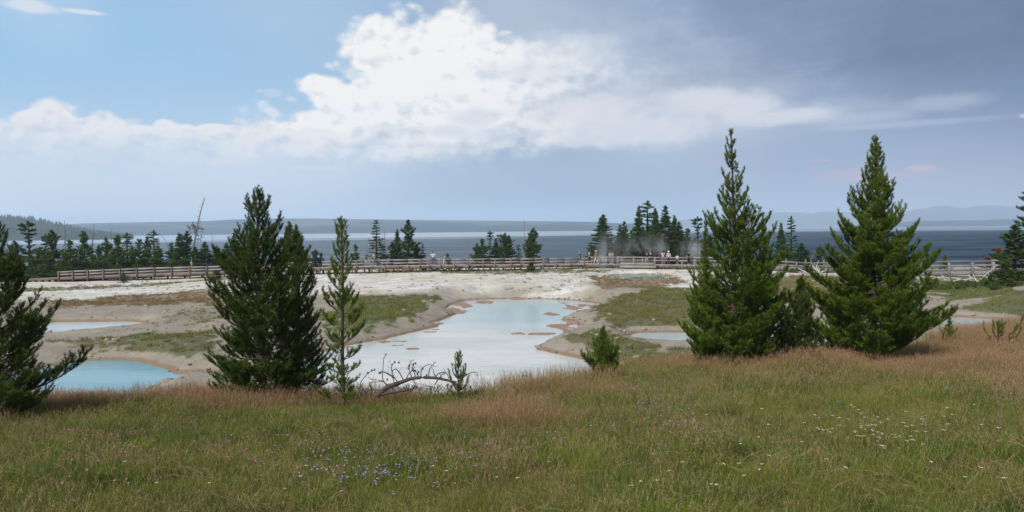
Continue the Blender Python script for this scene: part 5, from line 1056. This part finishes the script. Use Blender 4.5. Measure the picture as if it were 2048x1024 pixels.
def person(label, u_, off, facing, top, bottom, hair, arms='down', legs='stand', h=1.7, sleeves='short', bot='trousers', hat=None, skn=0, hood=False, bend=0.0, longhair=False, pack=None):
    p = wp(u_, off) + ORG; root = empty('person', p, math.radians(facing)); root.scale = (h / 1.75,) * 3; tag(root, label, 'person', 'visitors on the boardwalk')
    B = lambda v: (v[0], v[1] + bend * max(0, v[2] - .95), v[2] - .25 * bend * max(0, v[2] - .95))
    st = {'stand': (0, 0), 'walk': (.26, -.26), 'wide': (.04, -.04)}[legs]; wd = .13 if legs == 'wide' else .09
    V_ = [(0, 0, .96), (0, -.01, 1.14), (0, -.01, 1.34), (0, 0, 1.49), (0, .01, 1.57), (0, .015, 1.66), (0, .01, 1.73), (0, .12, 1.63)]; E_ = [(0, 1), (1, 2), (2, 3), (3, 4), (4, 5), (5, 6), (5, 7)]
    R_ = [(.15, .10), (.13, .09), (.155, .10), .05, (.068, .08), (.078, .095), .055, .014]
    for s, d in ((-1, st[0]), (1, st[1])):
        i = len(V_); V_ += [(s * wd, 0, .88), (s * wd, d * .45 + .02, .49), (s * wd, d, .09), (s * wd * 1.05, d + .17, .035)]; E_ += [(0, i), (i, i + 1), (i + 1, i + 2), (i + 2, i + 3)]; R_ += [.085, .058, .040, .036]
    for s in (-1, 1):
        a = ARMS[arms](s); i = len(V_); el, wr = np.array(a[0]), np.array(a[1]); d = nrm(wr - el); pc = wr + d * .06
        V_ += [(s * .185, 0, 1.42), tuple(el), tuple(wr), tuple(pc)]; E_ += [(2, i), (i, i + 1), (i + 1, i + 2), (i + 2, i + 3)]; R_ += [.055, .041, .027, (.034, .022)]
        sx = nrm(np.cross(d, [0, 1, .2])); fw = nrm(np.cross(sx, d))
        for k, (o_, l) in enumerate(((-.027, .062), (-.009, .074), (.009, .070), (.026, .055))):
            j = len(V_); q = pc + sx * o_ + d * .03; m_ = q + d * l * .55; e = m_ + nrm(d * .7 + fw * .6) * l * .5; V_ += [tuple(q), tuple(m_), tuple(e)]; E_ += [(i + 3, j), (j, j + 1), (j + 1, j + 2)]; R_ += [.009, .009, .008]
        j = len(V_); q = wr + d * .03 + sx * -.03 * s; V_ += [tuple(q), tuple(q + nrm(d * .6 - sx * .7 * s + fw * .3) * .05)]; E_ += [(i + 2, j), (j, j + 1)]; R_ += [.011, .009]
    V_ = [B(v) for v in V_]; skin('body', V_, E_, R_, M_SK[skn], root, 1)
    # garments follow the same joints
    SV = [(0, 0, .93), (0, -.01, 1.14), (0, -.01, 1.34), (0, 0, 1.45)]; SE = [(0, 1), (1, 2), (2, 3)]; SR = [(.172, .125), (.155, .112), (.175, .12), (.085, .07)]
    for s in (-1, 1):
        a = ARMS[arms](s); i = len(SV); el, wr = np.array(a[0]), np.array(a[1]); sh = np.array((s * .19, 0, 1.42))
        if sleeves == 'short': SV += [tuple(sh), tuple(sh + (el - sh) * .7)]; SE += [(2, i), (i, i + 1)]; SR += [.075, .065]
        elif sleeves == 'long': SV += [tuple(sh), tuple(el), tuple(el + (wr - el) * .95)]; SE += [(2, i), (i, i + 1), (i + 1, i + 2)]; SR += [.075, .06, .042]
    skin('shirt', [B(v) for v in SV], SE, SR, cloth(top), root, 1)
    LV = [(0, 0, .97)]; LE = []; LR = [(.165, .12)]
    for s, d in ((-1, st[0]), (1, st[1])):
        i = len(LV)
        if bot == 'trousers': LV += [(s * wd, 0, .86), (s * wd, d * .45 + .02, .49), (s * wd, d, .11)]; LE += [(0, i), (i, i + 1), (i + 1, i + 2)]; LR += [.103, .078, .062]
        else: LV += [(s * wd, 0, .86), (s * wd, d * .40 + .02, .55)]; LE += [(0, i), (i, i + 1)]; LR += [.105, .092]
    skin('trousers' if bot == 'trousers' else 'shorts', [B(v) for v in LV], LE, LR, cloth(bottom), root, 1)
    hd = np.array(B((0, .0, 1.68))); b = Buf(); b.blob(hd + [0, -.02, .03], (.092, .108, .095), 10, 8)
    if longhair: b.blob(hd + [0, -.07, -.09], (.085, .055, .17), 10, 8)
    b.build('hair', cloth(hair), root, True)
    b = Buf()
    for s in (-1, 1): b.blob(np.array(B((s * .034, .095, 1.665))), (.011, .008, .008), 6, 5)
    b.build('eyes', cloth((0.03, 0.025, 0.02)), root, True)
    for s in (-1, 1): b = Buf(); b.blob((s * wd, st[0 if s < 0 else 1] + .06, .045), (.052, .14, .045), 10, 6); b.build('shoe', cloth((.5, .5, .5) if skn != 1 else (.06, .06, .06)), root, True)
    if hat:
        b = Buf(); b.blob(hd + [0, 0, .065], (.10, .11, .075), 12, 8); b.blob(hd + ([0, .0, .04] if hat[1] == 'brim' else [0, .09, .045]), (.19, .19, .014) if hat[1] == 'brim' else (.08, .10, .012), 14, 5); b.build('hat', cloth(hat[0]), root, True)
    if hood: b = Buf(); b.blob(hd + [0, -.02, -.01], (.115, .12, .14), 12, 8); b.build('hood', cloth(top), root, True)
    if pack: b = Buf(); b.blob(np.array(B((0, -.19, 1.22))), (.14, .09, .22), 12, 8); b.build('backpack', cloth(pack), root, True)
    return root
W_, NAVY, JEAN, BLK, KH = (.72, .73, .75), (.018, .03, .085), (.05, .11, .19), (.018, .018, .022), (.36, .27, .2)
person('person in white top, beige shorts and blue cap by the left railing', 376, .9, 100, W_, (.42, .30, .24), (.05, .04, .03), 'swing', 'walk', 1.62, bot='shorts', hat=((.05, .12, .35), 'cap'))
person('person in dark top mostly hidden behind the dense dark pine', 439, 1.1, 60, BLK, JEAN, (.08, .03, .02), 'down', 'stand', 1.85)
person('person in blue shirt and white shorts with long dark hair', 728, 1.1, 75, (.03, .12, .28), (.75, .78, .8), (.02, .015, .012), 'photo', 'stand', 1.36, bot='shorts', longhair=True)
person('person in white shirt and grey trousers walking left near the one in blue', 744, 1.2, 90, (.68, .66, .63), (.32, .31, .34), (.07, .05, .04), 'rail', 'walk', 1.66)
person('person in white t-shirt and blue jeans with hands on hips, seen from behind', 865, .6, 0, W_, (.06, .15, .24), (.05, .05, .05), 'hips', 'wide', 1.68)
person('child in pale pink top and white trousers with dark hair', 887, 1.4, 100, (.7, .6, .65), (.72, .72, .76), BLK, 'swing', 'walk', 1.22)
person('person in black top and tan shorts leaning forward on the middle boardwalk', 1166, .9, 80, BLK, KH, (.30, .25, .22), 'down', 'walk', 1.62, bot='shorts', bend=.18, skn=0)
person('person in white t-shirt and dark shorts with a dark backpack', 1185, 1.0, 75, W_, BLK, (.02, .015, .012), 'down', 'walk', 1.72, bot='shorts', pack=(.03, .03, .04), skn=0)
person('person in white hat, tan top and white trousers', 1197, .8, 80, (.55, .33, .17), (.72, .73, .74), (.2, .12, .07), 'folded', 'walk', 1.68, hat=((.75, .75, .75), 'brim'))
person('person in pinkish top half lost in the steam, right one', 1221, 1.0, 20, (.5, .3, .3), (.4, .36, .42), (.1, .08, .07), 'folded', 'stand', 1.62)
person('person in grey top half lost in the steam, left one', 1215, 1.3, 200, (.45, .46, .5), (.3, .3, .34), (.1, .08, .07), 'down', 'stand', 1.62)
person('person in navy jacket and white shorts at the platform rail', 1293, .0, 20, NAVY, (.6, .68, .74), BLK, 'rail', 'stand', 1.70, 'long', 'shorts')
person('broad person in navy jacket and navy trousers at the platform rail', 1300, .2, 350, NAVY, NAVY, (.25, .18, .12), 'rail', 'stand', 1.78, 'long')
person('person in white t-shirt and brown shorts taking a photo', 1326, .5, 20, W_, (.30, .28, .3), BLK, 'photo', 'wide', 1.72, bot='shorts')
person('person in pale pink hooded top and dark jeans', 1337, .4, 340, (.72, .62, .62), (.05, .09, .12), (.3, .25, .2), 'down', 'wide', 1.72, 'long', hood=True)
person('child in white t-shirt and black shorts beside the hooded visitor', 1354, 1.2, 160, (.75, .73, .82), BLK, (.015, .012, .012), 'down', 'stand', 1.3, bot='shorts')
person('person in black partly behind the near pine boughs', 1377, 1.5, 200, BLK, BLK, BLK, 'down', 'stand', 1.72)

# ------------------------------------------------------------------ steam over the small hot spring
def volume_box(name, lo, hi, m, kind, label=None):
    b = Buf(); lo, hi = np.array(lo, float), np.array(hi, float); b.box((lo + hi) / 2, hi - lo); o = b.build(name, m); tag(o, label, None, None, kind); return o
def steam(c, R, dens, sd_):
    m = bpy.data.materials.new('steam'); m.use_nodes = True; nt = m.node_tree; nt.nodes.clear(); pv = nt.nodes.new('ShaderNodeVolumePrincipled'); out = nt.nodes.new('ShaderNodeOutputMaterial'); nt.links.new(pv.outputs[0], out.inputs['Volume'])
    P_ = pos(nt); Q = vmath(nt, 'MULTIPLY', vmath(nt, 'SUBTRACT', P_, tuple(c)), tuple(1 / r for r in R)); L = V(nt, vmath(nt, 'LENGTH', Q)); n = noise(nt, vmath(nt, 'ADD', vmath(nt, 'MULTIPLY', P_, (.9, .9, .45)), (sd_, 0, 0)), .55, 4, .62, .6)
    d = (L * -1.0).smooth(-1.0, -0.1) * n.smooth(.44, .68) * dens; nt.links.new(d.s, pv.inputs['Density']); pv.inputs['Color'].default_value = (.97, .98, 1, 1); pv.inputs['Anisotropy'].default_value = .2
    volume_box('steam', np.array(c) - R, np.array(c) + R, m, 'stuff', 'thin white steam drifting above the small hot spring')
steam(pt(1222, 510, 87.5), np.array([2.9, 2.2, 3.8]), .34, 0)
steam(pt(1300, 505, 94.9), np.array([6.5, 1.6, 3.4]), .30, 9)
steam(pt(1385, 503, 94.6), np.array([2.6, 1.6, 2.3]), .48, 21)

# ------------------------------------------------------------------ haze
hm = bpy.data.materials.new('haze'); hm.use_nodes = True; nt = hm.node_tree; nt.nodes.clear(); pv = nt.nodes.new('ShaderNodeVolumePrincipled'); out = nt.nodes.new('ShaderNodeOutputMaterial'); nt.links.new(pv.outputs[0], out.inputs['Volume'])
pv.inputs['Color'].default_value = (0.63, 0.79, 0.96, 1); pv.inputs['Density'].default_value = 2.3e-4; pv.inputs['Anisotropy'].default_value = 0.0
volume_box('haze', (-7600, -500, -12), (9000, 9500, 188), hm, 'stuff', 'pale blue summer haze lying over the lake')
